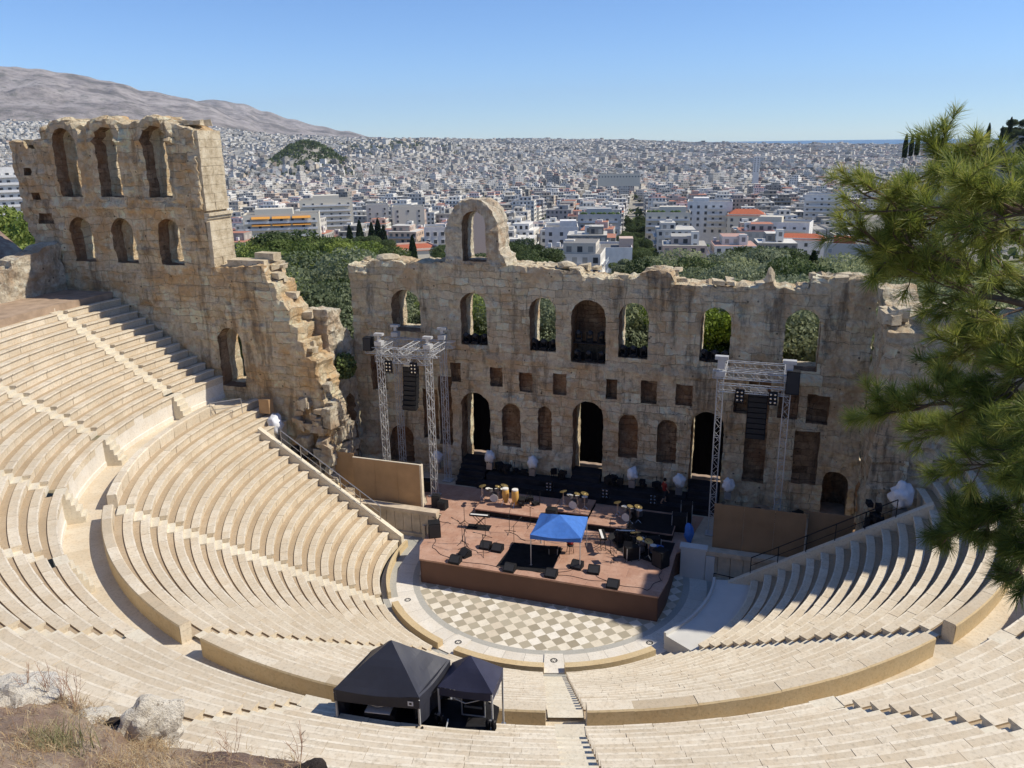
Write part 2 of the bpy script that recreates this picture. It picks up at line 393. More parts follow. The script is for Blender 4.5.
mb.add([(0, 0, 0)] + [pol(7.95, 2 * PI * i / n, 0) for i in range(n)], [(0, i + 1, (i + 1) % n + 1) for i in range(n)], 0)
for q, (c_, d_) in enumerate(blocks(-PI, PI, 8.8, 1.1, 5)):
    arc(mb, c_, d_, [(7.95, 0), (8.32, 0)], 1, .5 + .2 * H(q, 1)); arc(mb, c_ + .0007, d_ - .0007, [(8.32, 0.004), (9.3, .004)], 2, H(q, 2)); arc(mb, c_, d_, [(9.3, 0), (10.2, -.0)], 1, .3 * H(q, 3))
mb.add([(-18, .3, -.012), (18, .3, -.012), (18, 9, -.012), (-18, 9, -.012)], [(0, 1, 2, 3)], 2, tone=.2)
tag(mb.build('orchestra_floor', [M['checker_floor'], M['grey_marble'], M['white_marble']]), kind='structure')
# low kerb wall round the orchestra, dropping to the gutter walk behind it
kerb = thing('orchestra_kerb', 'low curved tan marble kerb edging the chequered orchestra floor', 'kerb')
SW = [M['parapet_marble'], M['white_marble']]
for wi, (a, b) in enumerate(wedges(9.5, (92 * D2R, 53 * D2R), LST, .5)):
    mb = MB(); hi = .42 if wi == 0 else .40
    for q, (c, d) in enumerate(blocks(a, b, 9.5, 1.5, 90 + wi)):
        arc(mb, c, d, [(9.5 + (.2 if wi == 0 else 0), 0), (9.5 + (.2 if wi == 0 else 0), hi), (9.88, hi), (9.9, -.42)], 0, .3 + .6 * H(q, wi, 8), caps=-.42)
    mb.build('kerb_wall', SW, kerb)
simple('dark_ink', (.05, .05, .05), .8)
for s in LST:
    mb = MB(); arc(mb, s - .056, s + .056, [(8.3, 0), (8.3, .012 if abs(s) > .5 else .06), (9.85, .012 if abs(s) > .5 else .06), (9.85, -.42)], 1, .9)
    z = .016 if abs(s) > .5 else .064
    cx, cy, _ = pol(8.85, s, 0); vs = []; n = 20
    for rr in (.12, .19): vs += [(cx + rr * math.cos(2 * PI * i / n), cy + rr * math.sin(2 * PI * i / n), z) for i in range(n)]
    pad = mb.build('threshold_slab', SW, kerb)
    m2 = MB(); m2.add(vs, [(i, (i + 1) % n, n + (i + 1) % n, n + i) for i in range(n)])
    for a in range(4): m2.box((cx + .08 * math.cos(a * PI / 2), cy + .08 * math.sin(a * PI / 2), z), (.05, .05, .004))
    m2.build('round_mark', [M['dark_ink']], pad)
mb = MB(); arc(mb, -92 * D2R, 92 * D2R, [(9.7, -.42), (10.4, -.42)], 0, .2, step=.8)
tag(mb.build('gutter_walk', [M['foot_marble']]), kind='structure')
# ------------------------------------------------------------------ ruined masonry walls
def inside(p, poly):
    x, y = p; c = False; n = len(poly); j = n - 1
    for i in range(n):
        xi, yi = poly[i]; xj, yj = poly[j]
        if (yi > y) != (yj > y) and x < (xj - xi) * (y - yi) / (yj - yi) + xi: c = not c
        j = i
    return c
def densify(poly, res, jit=0.0, seed=0, closed=True):
    out = []; n = len(poly)
    for i in range(n if closed else n - 1):
        a, b = poly[i], poly[(i + 1) % n]; L = math.dist(a, b); k = max(1, int(round(L / res)))
        for j in range(k):
            t = j / k; x = a[0] + (b[0] - a[0]) * t; y = a[1] + (b[1] - a[1]) * t
            if jit and j > 0: x += (H(i, j, seed) - .5) * jit; y += (H(i, j, seed + 5) - .5) * jit
            out.append((x, y))
    return out
def arch(cx, w, z0, ztop, n=9, rise=None):
    r = w / 2; rise = r if rise is None else rise; zs = ztop - rise
    return [(cx - r, z0), (cx + r, z0)] + [(cx + r * math.cos(PI * i / n), zs + rise * math.sin(PI * i / n)) for i in range(n + 1)]
def rect(cx, w, z0, z1): return [(cx - w / 2, z0), (cx + w / 2, z0), (cx + w / 2, z1), (cx - w / 2, z1)]
def distpoly(p, poly):
    best = 1e9; n = len(poly)
    for i in range(n):
        ax, ay = poly[i]; bx, by = poly[(i + 1) % n]; dx, dy = bx - ax, by - ay; L = dx * dx + dy * dy
        t = 0 if L == 0 else max(0, min(1, ((p[0] - ax) * dx + (p[1] - ay) * dy) / L))
        best = min(best, math.hypot(p[0] - ax - dx * t, p[1] - ay - dy * t))
    return best
def wall(name, outline, holes, O, ud, nd, thick, mat, res=.26, relief=.07, ch=.5, bw=.95, seed=1, parent=None, jit=.16, arches=(), extra=None):
    """solid ruined wall: outline and holes in (u, z); ud runs along it, nd points into its thickness.
    holes: (polygon, depth or None for a through opening)"""
    ud, nd, O = Vector(ud), Vector(nd), Vector(O)
    out = densify(outline, res, jit, seed); hs = [(densify(h, res, .05, seed + 3 + i), d) for i, (h, d) in enumerate(holes)]
    pts = [Vector(p) for p in out]; edges = [(i, (i + 1) % len(out)) for i in range(len(out))]
    loops = [list(range(len(out)))]
    for h, d in hs:
        o = len(pts); pts += [Vector(p) for p in h]; n = len(h)
        edges += [(o + i, o + (i + 1) % n) for i in range(n)]; loops.append(list(range(o, o + n)))
    xs = [p[0] for p in out]; zs = [p[1] for p in out]
    allp = [out] + [h for h, d in hs]
    u = min(xs); row = 0
    z = min(zs) + res / 2
    while z < max(zs):
        u = min(xs) + (res / 2 if row % 2 else 0)
        while u < max(xs):
            p = (u + (H(u, z, seed) - .5) * res * .5, z + (H(z, u, seed) - .5) * res * .5)
            if inside(p, out) and not any(inside(p, h) for h, d in hs) and all(distpoly(p, q) > res * .45 for q in allp if min(a[0] for a in q) - res < p[0] < max(a[0] for a in q) + res):
                pts.append(Vector(p))
            u += res
        z += res * .9; row += 1
    V, E_, F, ov, oe, of = delaunay_2d_cdt(pts, edges, [], 0, 1e-5)
    # map original loop vertices to output vertices
    mp = {}
    for i, lst in enumerate(ov):
        for k in lst: mp[k] = i
    tris = []
    for f in F:
        c = (sum(V[i][0] for i in f) / len(f), sum(V[i][1] for i in f) / len(f))
        if inside(c, out) and not any(inside(c, h) for h, d in hs): tris.append(f)
    def rel(u, z, s):
        wz = z + .22 * noise.noise(Vector((u * .35, z * .35, s * 3.1))); r = math.floor(wz / ch)
        bu = (u + .3 * noise.noise(Vector((u * .5, z * .5, s + 9)))) / (bw * (.75 + .6 * H(r, s))) + H(r, s, 2)
        v = (H(math.floor(bu), r, s) - .5) * 2 * relief
        fr = bu - math.floor(bu); fz = wz / ch - r
        if min(fr, 1 - fr) < .07 or min(fz, 1 - fz) < .12: v += relief * .6          # joints weather back
        v += noise.fractal(Vector((u * .7, z * .7, s * 5.5)), 1.0, 2.0, 4) * relief * 1.6
        for (ax, az, ar) in arches:
            d = math.hypot(u - ax, z - az)
            if ar < d < ar + .62 and z > az - .1: v = (-.24 if az > 25 else -.06) + (H(math.floor(math.atan2(z - az, u - ax) * (ar + .3) / .42), s, 7) - .5) * relief
        if extra: v += extra(u, z)
        return v
    mb = MB()
    P3 = lambda u, z, d: O + ud * u + nd * d + Vector((0, 0, z))
    fd = [rel(v[0], v[1], seed) for v in V]
    fv = [P3(v[0], v[1], fd[i]) for i, v in enumerate(V)]
    bv = [P3(v[0], v[1], thick + rel(v[0], v[1], seed + 40)) for v in V]
    mb.add(fv, tris, 0, [[(V[i][0], V[i][1]) for i in f] for f in tris])
    mb.add(bv, [tuple(reversed(f)) for f in tris], 0, [[(V[i][0], V[i][1]) for i in reversed(f)] for f in tris])
    for li, lp in enumerate(loops):
        depth = None if li == 0 else hs[li - 1][1]
        D = thick if depth is None else depth
        ns = max(2, int(math.ceil(D / (res * 1.4)))); n = len(lp); rows_ = []
        for s in range(ns + 1):
            row_ = []
            for q, k in enumerate(lp):
                i = mp.get(k, k); t = s / ns; u, z = V[i][0], V[i][1]
                d0 = fd[i]; d1 = (thick + rel(u, z, seed + 40)) if depth is None else depth
                jx = 0 if s in (0, ns) else (.10 if li == 0 else .05)
                cu, cz = u, z
                if jx:
                    bb = math.floor(q * res / .8); ss = math.floor(s * res * 1.4 / .7)
                    cu += (H(bb, ss, seed + li) - .5) * jx * 1.6; cz += (H(bb, ss, seed + li + 7) - .5) * jx * (2.4 if li == 0 else 1)
                row_.append(P3(cu, cz, d0 + (d1 - d0) * t))
            rows_.append(row_)
        vs = [p for r in rows_ for p in r]; fs, uvs = [], []; run = 0
        lens = [0]
        for q in range(n): lens.append(lens[-1] + (V[mp.get(lp[(q + 1) % n], 0)] - V[mp.get(lp[q], 0)]).length)
        for s in range(ns):
            for q in range(n):
                a, b = q, (q + 1) % n
                fs.append((s * n + a, s * n + b, (s + 1) * n + b, (s + 1) * n + a))
                d0, d1 = D * s / ns, D * (s + 1) / ns
                A, B = V[mp.get(lp[a], 0)], V[mp.get(lp[b], 0)]
                if abs(A[1] - B[1]) > abs(A[0] - B[0]): uvs.append([(A[0] + 3.3 + d0, A[1]), (A[0] + 3.3 + d0, B[1]), (A[0] + 3.3 + d1, B[1]), (A[0] + 3.3 + d1, A[1])])
                else: uvs.append([(A[0], d0 + A[1]), (B[0], d0 + A[1]), (B[0], d1 + A[1]), (A[0], d1 + A[1])])
        half = (ns if depth is not None else max(1, int(ns * .55))) * n  # shade-toned lining: whole niche, but only the front half of open reveals
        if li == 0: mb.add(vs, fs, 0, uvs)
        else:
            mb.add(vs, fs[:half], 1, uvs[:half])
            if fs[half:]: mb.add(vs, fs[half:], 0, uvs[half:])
        if depth is not None:                                        # back of a blind niche
            hp = [V[mp.get(k, 0)] for k in lp]; hv = [Vector(p) for p in hp]; m_ = len(hv)
            z_ = min(p[1] for p in hv) + res
            ex = []
            while z_ < max(p[1] for p in hv):
                u_ = min(p[0] for p in hv) + res
                while u_ < max(p[0] for p in hv):
                    if inside((u_, z_), [tuple(p) for p in hv]) and distpoly((u_, z_), [tuple(p) for p in hv]) > res * .5: ex.append(Vector((u_, z_)))
                    u_ += res
                z_ += res
            v2, e2, f2, a2, b2, c2 = delaunay_2d_cdt(hv + ex, [(i, (i + 1) % m_) for i in range(m_)], [], 1, 1e-5)
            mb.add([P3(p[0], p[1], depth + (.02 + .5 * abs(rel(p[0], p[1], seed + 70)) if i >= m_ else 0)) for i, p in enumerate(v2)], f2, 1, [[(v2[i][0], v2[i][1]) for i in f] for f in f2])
    return mb.build(name, [mat, M['shaded_lining_stone']], parent)

YW = 8.91
# ---- stage wall
top = [(17.4, 17.0), (16.2, 17.1), (15.0, 16.95), (13.75, 17.05), (13.6, 16.35), (12.5, 16.3), (11.7, 16.35), (11.5, 16.75), (11.0, 16.6), (10.5, 16.35), (8.6, 16.25), (7.2, 16.3), (5.6, 16.3),
       (5.45, 16.85), (4.9, 17.15), (4.0, 17.15), (3.5, 17.0), (3.35, 16.65), (2.2, 16.5), (.8, 16.5), (-.3, 16.6), (-.5, 16.95), (-1.9, 17.0), (-2.9, 17.1), (-4.5, 17.15), (-5.2, 17.2), (-9.9, 17.2), (-10.6, 17.25), (-11.2, 17.1),
       (-12.2, 17.2), (-13.0, 16.95), (-13.5, 17.15), (-14.2, 17.2), (-15.9, 17.15), (-16.1, 16.7), (-17.0, 16.75), (-17.4, 16.9)]
outline = [(-17.4, -.2), (17.4, -.2)] + top
holes = []; arcs = []
def A(cx, wd, z0, zt, depth=None):
    holes.append((arch(cx, wd, z0, zt), depth)); arcs.append((cx, zt - wd / 2, wd / 2))
A(-13.2, 2.2, 12.2, 15.2); A(-8.05, 1.95, 11.5, 15.2); A(-3.05, 1.85, 11.4, 15.1); A(3.1, 1.95, 11.35, 15.05)
A(8.3, 1.85, 11.4, 15.0); A(13.45, 2.05, 11.25, 15.1); A(.1, 2.35, 10.8, 15.1, 1.7)
A(-8.1, 2.2, 1.9, 8.05); A(.15, 2.15, 1.9, 8.1); A(8.15, 2.1, 1.9, 8.1)
for x, z0, zt, wd in ((-5.4, 4.2, 7.4, 1.4), (-2.92, 4.2, 7.45, 1.0), (2.95, 4.3, 7.4, 1.3), (5.55, 4.2, 7.3, 1.3), (-14.0, 2.2, 5.0, 1.9)): A(x, wd, z0, zt, .55)
for x, wd, z0, z1, d in ((-6.45, .9, 8.6, 10.0, .5), (-4.3, .95, 8.35, 9.8, .45), (-1.85, .95, 8.4, 9.9, .4), (1.75, .75, 8.4, 9.8, .6), (4.25, 1.05, 8.3, 9.9, .55), (6.55, 1.1, 8.35, 9.8, .4), (-9.55, .8, 8.7, 10.1, .45),
                         (10.2, 1.0, 8.2, 9.75, .6), (13.0, 1.2, 8.1, 9.9, .45), (14.75, 1.3, 7.9, 9.8, .75), (13.3, .55, 8.5, 9.1, .3)):
    if x == 13.3: continue
    holes.append((rect(x, wd, z0, z1), d))
holes.append((rect(11.2, 1.35, 3.6, 10.6), .5)); holes.append((rect(14.3, 1.5, 3.9, 7.4), .35)); holes.append((arch(16.2, 1.5, 1.9, 4.9), 1.4))
holes.append((rect(-11.6, 1.2, 4.2, 8.0), .45)); holes.append((rect(-15.6, 1.1, 7.6, 10.2), .5)); holes.append((rect(-10.4, 1.0, 3.9, 9.0), .6))
# projecting footing course, pilasters worn into the face
def stage_extra(u, z):
    v = 0
    if z < 4.05: v -= .22
    if abs(abs(u) - 5.05) < .0: v -= 0
    for px in (-16.8, 16.8): 
        if abs(u - px) < .75: v -= .22
    if 5.55 < u < 17.3 and z > 10.9: v += .10
    if 10.35 < z < 10.7: v -= .08
    return v
sw = wall('stage_wall', outline, holes, (0, YW, 0), (1, 0, 0), (0, 1, 0), 2.4, M['wall_stone'], res=.235, relief=.075, seed=3, arches=arcs, extra=stage_extra)
tag(sw, 'tall roofless ancient stage wall pierced by arched doors and windows', 'ruin wall')
# free standing arch that survives on top of the stage wall (part of it)
ao = [(-9.95, 17.1), (-5.5, 17.1), (-5.6, 17.7), (-6.0, 17.9), (-6.1, 19.3), (-6.2, 20.1), (-6.45, 20.7), (-6.85, 21.1), (-7.3, 21.4), (-7.9, 21.5), (-8.6, 21.4), (-9.2, 21.0), (-9.6, 20.4), (-9.9, 19.5), (-10.0, 18.2)]
ar = wall('upper_arch', ao, [(arch(-7.85, 1.7, 17.35, 20.7), None)], (0, YW + .01, 0), (1, 0, 0), (0, 1, 0), 2.2, M['rubble_stone'], res=.2, relief=.08, ch=.4, bw=.5, seed=8, parent=sw, arches=((-7.85, 19.85, .85),))
# fallen / loose capstones on the wall head
mb = MB()
for i in range(40):
    x = -17 + 34 * H(i, 4); 
    if -10.4 < x < -4.8: continue
    zt = 16.4 if (5.6 < x < 13.6 or .8 < x < 3.3) else 16.95
    mb.chunk((x, YW + .4 + 1.7 * H(i, 5), zt + .05), (.35 + .7 * H(i, 6), .35 + .6 * H(i, 7), .16 + .26 * H(i, 8)), H(i, 9) * .8 - .4, i)
mb.blob((11.3, YW + .5, 16.75), (.28, .3, .75), 3, .3); mb.blob((-1.6, YW + .8, 17.2), (.65, .5, .28), 4, .3); mb.blob((-14.7, YW + .7, 17.3), (.9, .6, .3), 5, .35)
mb.build('capstone', [M['pale_block']], sw)

# ---- left wing: retaining wall with its tall two storey arcade
YT = 3.1
lo = [(-41.5, 12), (-27, 6), (-16.5, -.3), (-16.45, 3.4), (-16.6, 7.8), (-16.95, 8.6), (-16.9, 9.6), (-17.3, 10.3), (-17.2, 11.2), (-17.9, 11.4), (-18.0, 12.4), (-18.5, 12.5), (-18.4, 13.4), (-19.0, 13.6), (-18.9, 14.5), (-19.3, 15.1), (-19.7, 15.3), (-19.8, 16.3), (-20.4, 16.5), (-20.6, 17.5),
      (-22.4, 17.35), (-24.6, 17.2), (-24.75, 20.2), (-24.7, 23), (-24.7, 26.1), (-25.8, 26.35), (-26.6, 26.6), (-27.4, 27.05), (-28.4, 27.1), (-29.2, 26.75), (-30.2, 26.55), (-31.2, 26.9), (-32.1, 27.1), (-33.0, 26.85), (-33.8, 26.5), (-34.7, 26.9), (-35.6, 27.1), (-36.5, 26.85), (-37.0, 26.5), (-37.5, 26.5),
      (-37.6, 25.8), (-38.3, 25.7), (-38.4, 25.1), (-39.2, 25.1), (-39.3, 25.6), (-40.6, 25.6), (-40.8, 23.6), (-40.5, 21.0), (-40.4, 19.4), (-39.8, 18.7), (-40.4, 17.0), (-40.8, 15)]
lh = []; la = []
for x in (-35.5, -31.95, -27.9):
    lh.append((arch(x, 1.85, 21.84, 26.45), None)); la.append((x, 26.45 - .925, .925))
for x in (-35.45, -31.75, -27.8):
    lh.append((arch(x, 1.9, 17.3, 20.45), None)); la.append((x, 19.5, .95))
lh.append((arch(-23.9, 2.0, 8.9, 13.1), None)); la.append((-23.9, 12.1, 1.0))
for x, z in ((-39.4, 23.3), (-39.1, 21.6), (-38.6, 19.9)): lh.append((rect(x, .6 if z != 19.9 else 1.3, z, z + (.5 if z != 19.9 else .75)), .5))
def wing_extra(u, z):
    v = 0
    if u < -24.7 and z < 21.4 and z > 20.9: v -= .12
    if z > 21.05:
        for cx_ in (-35.5, -31.95, -27.9):
            if .9 < abs(u - cx_) < 1.52 and 21.6 < z < 25.6: v -= .2
            if abs(u - cx_) < 1.25 and z < 21.84: v -= .12
        if u > -25.5: v -= .15
    if u < -36.9: v += .12 * (H(math.floor(u / .9), math.floor(z / .55)) > .55)
    return v
lw = wall('wing_wall', lo, lh, (0, YT, 0), (1, 0, 0), (0, 1, 0), 2.3, M['wing_stone'], res=.25, relief=.08, seed=21, arches=la, extra=wing_extra)
tag(lw, 'ruined side wall with a tall two storey arcaded tower left of the stage', 'ruin wall')
mb = MB()                                                            # moulded cornice on the sunlit end of the tower
for k_, (dz, pr) in enumerate(((0, .16), (.2, .28), (.4, .42))): mb.box((-24.66 + pr / 2, YT + 1.15, 20.35 + dz), (pr, 2.5, .185))
mb.build('cornice', [M['pale_block']], lw)
mb = MB(); z = 17.25; q = 0                                         # squared ashlar facing of that end
while z < 25.9:
    if 20.1 < z < 20.95: z = 20.98
    hh = .5 + .18 * H(q, 1); cut = .6 + 1.2 * H(q, 2)
    for y0, y1 in ((0, cut), (cut, 2.34)):
        e = .05 * H(q, y0 + 2); mb.box((-24.66 + (.12 if z < 20 else 0) + e, YT + (y0 + y1) / 2 - .02, z + hh / 2), (.3, y1 - y0 - .015, hh - .015), taper=.985)
    z += hh; q += 1
mb.build('ashlar_facing', [M['pale_block']], lw)
mb = MB()
for i in range(70):
    x = -25.2 - 14.8 * H(i, 1); z = 26.55 if x > -37.4 else 25.5
    mb.chunk((x, YT + .5 + 1.6 * H(i, 2), z + .03), (.5 + .7 * H(i, 3), .4 + .6 * H(i, 4), .15 + .22 * H(i, 5)), H(i, 6) - .5, i)
for i in range(20):
    x = -17 - 7.4 * H(i, 11); z = min(17.25, 10.2 + (-17 - x) * 2.1)
    mb.chunk((x, YT + .4 + 1.7 * H(i, 12), z - .05), (.4 + .6 * H(i, 13), .4 + .6 * H(i, 14), .3 + .35 * H(i, 15)), H(i, 16) - .5, i)
mb.box((-22.3, YT + 1.1, 17.5), (2.8, 1.2, .45), .05); mb.box((-21.3, YT + 1.7, 17.9), (1.6, .8, .45), -.1)
mb.build('capstone', [M['pale_block']], lw)
# ---- return walls joining the wings to the stage wall
rl = wall('return_wall', [(YT + 2.3, -.3), (8.88, -.3), (8.88, 11.2), (8.3, 11.6), (7.9, 12.3), (7.3, 12.6), (7.15, 14.0), (6.0, 14.15), (YT + 2.3, 14.2)], [(arch(7.4, 1.9, 1.6, 7.6), None)], (-17.4, 0, 0), (0, 1, 0), (-1, 0, 0), 1.8, M['rubble_stone'], res=.26, relief=.11, ch=.34, bw=.5, seed=31)
tag(rl, 'sunlit rubble return wall between the left side wall and the stage wall', 'ruin wall')
rr = wall('return_wall', [(YT + .02, -.3), (8.88, -.3), (8.88, 16.9), (7.4, 16.8), (6.6, 16.3), (5.4, 16.35), (4.4, 15.6), (YT + .02, 15.3)], [(arch(7.4, 1.7, 1.6, 6.6), None)], (17.4, 0, 0), (0, 1, 0), (1, 0, 0), 1.8, M['wall_stone'], res=.28, relief=.1, seed=35)
tag(rr, 'narrow shaded return wall at the right end of the stage wall', 'ruin wall')
# ---- right wing; unseen outer tower raised to throw its shadow on the right seats
ro = [(19.21, -.3), (27, 6), (44, 12), (44, 27), (42, 29.5), (38, 30.5), (33, 30.2), (30.5, 27.5), (27.5, 24.6), (25.6, 20), (24.4, 17), (23.4, 16.05), (22.1, 16.25), (20.8, 16.3), (20.3, 16.6), (19.9, 16.7), (19.5, 16.0), (19.21, 15.8)]
rw = wall('wing_wall', ro, [(arch(23.7, 2.0, 8.9, 12.6), None)] + [(arch(x, 1.9, z0, z1), None) for x in (28.2, 32, 35.8) for z0, z1 in ((21.8, 26.3), (17.3, 20.4))], (0, YT, 0), (1, 0, 0), (0, 1, 0), 2.3, M['rubble_stone'], res=.27, relief=.12, ch=.42, bw=.7, seed=41)
tag(rw, 'patchy rubble side wall right of the stage behind the pine branches', 'ruin wall')
mb = MB()
for i in range(26): mb.chunk((17.6 + 6 * H(i, 1), YT + .4 + 1.6 * H(i, 2), 15.9 + .4 * H(i, 9)), (.5 + .6 * H(i, 3), .5 + .5 * H(i, 4), .3 + .3 * H(i, 5)), H(i, 6) - .5)
mb.build('capstone', [M['pale_block']], rw)
# rough rubble stump at the foot of the left wing, beside the parodos
mb = MB()
for i in range(60):
    x = -16.3 - 2.6 * H(i, 1) ** 1.2; z = -.1 + 8.6 * H(i, 2); w_ = .45 + .5 * H(i, 3)
    y = YT - .15 - 1.0 * (1 - z / 9) * H(i, 4)
    mb.chunk((x, y, z), (w_, .5 + .5 * H(i, 5), .35 + .35 * H(i, 6)), .5 * (H(i, 7) - .5), i)
st_a = mb; mb = MB()
for i in range(60):
    y = YT + .2 + 2.6 * H(i, 21); z = 3 + 7.0 * H(i, 22) * (1 - (y - YT) / 4.2)
    mb.chunk((-16.35 - .3 * H(i, 23), y, z), (.6, .5 + .5 * H(i, 25), .35 + .3 * H(i, 26)), .5 * (H(i, 27) - .5), i)
for m_, lab in ((st_a, 'broken stump of rubble masonry at the foot of the left side wall'), (mb, 'rough rubble slope against the end of the left side wall')):
    st = m_.build('masonry_stump', [M['rubble_stone']]); me = st.data; uvl = me.uv_layers.new(name='UVMap')
    for p in me.polygons:
        for li in p.loop_indices:
            c_ = me.vertices[me.loops[li].vertex_index].co; uvl.data[li].uv = (c_.x + c_.y + 5, c_.z)
    tag(st, lab, 'ruin stump')
# cavea outer wall at the upper left
def arcwall(name, r, th0, th1, z0, z1, label):
    mb = MB(); n = 40
    for q in range(n):
        a, b = th0 + (th1 - th0) * q / n, th0 + (th1 - th0) * (q + 1) / n
        zt = z1 + .5 * (H(q, 3) - .5) + (.35 if q % 7 < 3 else 0)
        rz = -(a + b) / 2
        for k in range(int((zt - z0) / .5) + 1):
            e = .14 * (H(q, k, 5) - .5); L = (b - a) * r
            th = (a + b) / 2 + (.5 if k % 2 else 0) * (b - a); x, y, _ = pol(r + .45 + e, th, 0)
            mb.box((x, y, z0 + .25 + k * .5), (L * .985, 1.0, .49), th, tone=H(q, k), taper=.98)
    o = mb.build(name, [M['rubble_stone']]); me = o.data; uvl = me.uv_layers.new(name='UVMap')
    for p in me.polygons:
        for li in p.loop_indices:
            c_ = me.vertices[me.loops[li].vertex_index].co; uvl.data[li].uv = (math.atan2(c_.x, -c_.y) * r, c_.z)
    return tag(o, label, 'ruin wall')
arcwall('rear_wall', 38.2, -95.2 * D2R, -72 * D2R, 15.0, 17.0, 'low pale stone wall behind the top seats at far left')
wall('buttress_wall', [(-6, 14.8), (YT - .02, 14.8), (YT - .02, 18.6), (2.0, 18.5), (.5, 18.0), (-1, 17.9), (-1.2, 17.3), (-2.6, 17.2), (-3.0, 16.5), (-6, 16.2)], [], (-37.6, 0, 0), (0, 1, 0), (-1, 0, 0), 1.6, M['rubble_stone'], res=.3, relief=.1, seed=51)
tag(bpy.data.objects['buttress_wall'], 'stub of stone wall with stepped blocks at the foot of the arcaded tower', 'ruin wall')
# rear building walls and the black backdrops seen through the stage doors
simple('backdrop_black', (.006, .006, .008), .95, .02)
simple('scrub_green', (.10, .13, .045), .8, .1, var=.4)
for x, nm in ((-8.1, 'left'), (.15, 'middle'), (8.15, 'right')):
    mb = MB(); 
    n = 24
    for i in range(n):
        a, b = -3.2 + 6.4 * i / n, -3.2 + 6.4 * (i + 1) / n
        mb.add([(a, .05 * math.sin(i * 2.1), 0), (b, .05 * math.sin(i * 2.1 + 2.1), 0), (b, .05 * math.sin(i * 2.1 + 2.1), 7.2), (a, .05 * math.sin(i * 2.1), 7.2)], [(0, 1, 2, 3)])
    o = mb.build('backdrop_curtain', [M['backdrop_black']], loc=(x - 1.2, YW + 3.5, 2.2))
    tag(o, 'black curtain hanging behind the %s arched stage door' % nm, 'curtain')
mb = MB(); mb.box((0, YW + 4.6, 1.1), (34.6, 9.6, 1.9)); tag(mb.build('rear_terrace', [M['dry_earth']]), kind='structure')
# bush growing out of the ruin
mb = MB()
for i in range(900):
    d = Vector((H(i, 1) - .5, H(i, 2) - .5, H(i, 3) - .5)); d.normalize(); c_ = Vector((-17.0, 6.4 + .0, 10.0)) + Vector((d.x * .8, d.y * .9, d.z * 1.0)) * (.5 + .5 * H(i, 4))
    a = Vector((H(i, 5) - .5, H(i, 6) - .5, H(i, 7) - .5)).normalized() * .13; b = a.orthogonal().normalized() * .1
    mb.add([c_ - a, c_ + b, c_ + a, c_ - b], [(0, 1, 2, 3)])
bsh = mb.build('bush', [M['scrub_green']]); tag(bsh, 'green bush rooted on the broken return wall', 'bush')
# ------------------------------------------------------------------ stage and its equipment
simple('deck_brown', (.34, .185, .135), .75, .2, var=.12, scale=.9)
k = NT('deck_brown'); P = k.pos()
sx = k.n('ShaderNodeTexBrick'); k.l(P, sx.inputs['Vector']); sx.inputs['Scale'].default_value = 1; sx.inputs['Brick Width'].default_value = 2.0; sx.inputs['Row Height'].default_value = 1.0
sx.inputs['Mortar Size'].default_value = .008; sx.inputs['Color1'].default_value = (.37, .205, .14, 1); sx.inputs['Color2'].default_value = (.43, .245, .17, 1); sx.inputs['Mortar'].default_value = (.20, .11, .085, 1)
c = k.mix(k.ramp(k.noise(P, 1.1, 7, .7), [(.40, (0, 0, 0)), (.72, (.75, .75, .75))]), sx.outputs['Color'], (.55, .37, .28)); c = k.mix(k.ramp(k.noise(P, 4, 8, .75), [(.54, (0, 0, 0)), (.68, (.6, .6, .6))]), c, (.22, .12, .085))
M['deck_brown'] = k.fin(c, .7, .25)
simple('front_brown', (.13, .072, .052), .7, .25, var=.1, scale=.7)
simple('black_cloth', (.018, .017, .018), .9, .1, var=.3)
simple('black_paint', (.014, .014, .016), .75, .2, var=.3)
simple('black_mesh', (.03, .03, .033), .7, .3, var=.3, scale=40)
simple('steel', (.42, .42, .43), .35, .5, .7, var=.1)
simple('alu', (.50, .50, .495), .5, .4, .2, var=.1)
simple('chrome', (.7, .7, .7), .2, .5, .9, var=.05)
simple('brass', (.62, .47, .2), .3, .5, .8, var=.1)
simple('wood_drum', (.62, .36, .10), .4, .4, var=.2)
simple('drum_shell', (.10, .09, .09), .35, .5, var=.2)
simple('drum_head', (.72, .70, .66), .6, .3, var=.06)
simple('white_cover', (.72, .73, .75), .75, .2, var=.08, scale=5)
simple('blue_cloth', (.06, .175, .52), .7, .2, var=.12, scale=4)
simple('red_cloth', (.22, .03, .025), .8, .1)
simple('skin', (.45, .27, .18), .6, .3, var=.05)
simple('hair', (.02, .014, .01), .8, .2)
simple('tan_panel', (.40, .255, .135), .75, .2, var=.14, scale=.8)
simple('cream_edge', (.66, .58, .45), .7, .2)
simple('steps_black', (.022, .022, .026), .8, .15, var=.35, scale=1.3)
simple('pulpit_stone', (.52, .43, .32), .85, .15, var=.2, scale=1.8)
ZS = 1.57
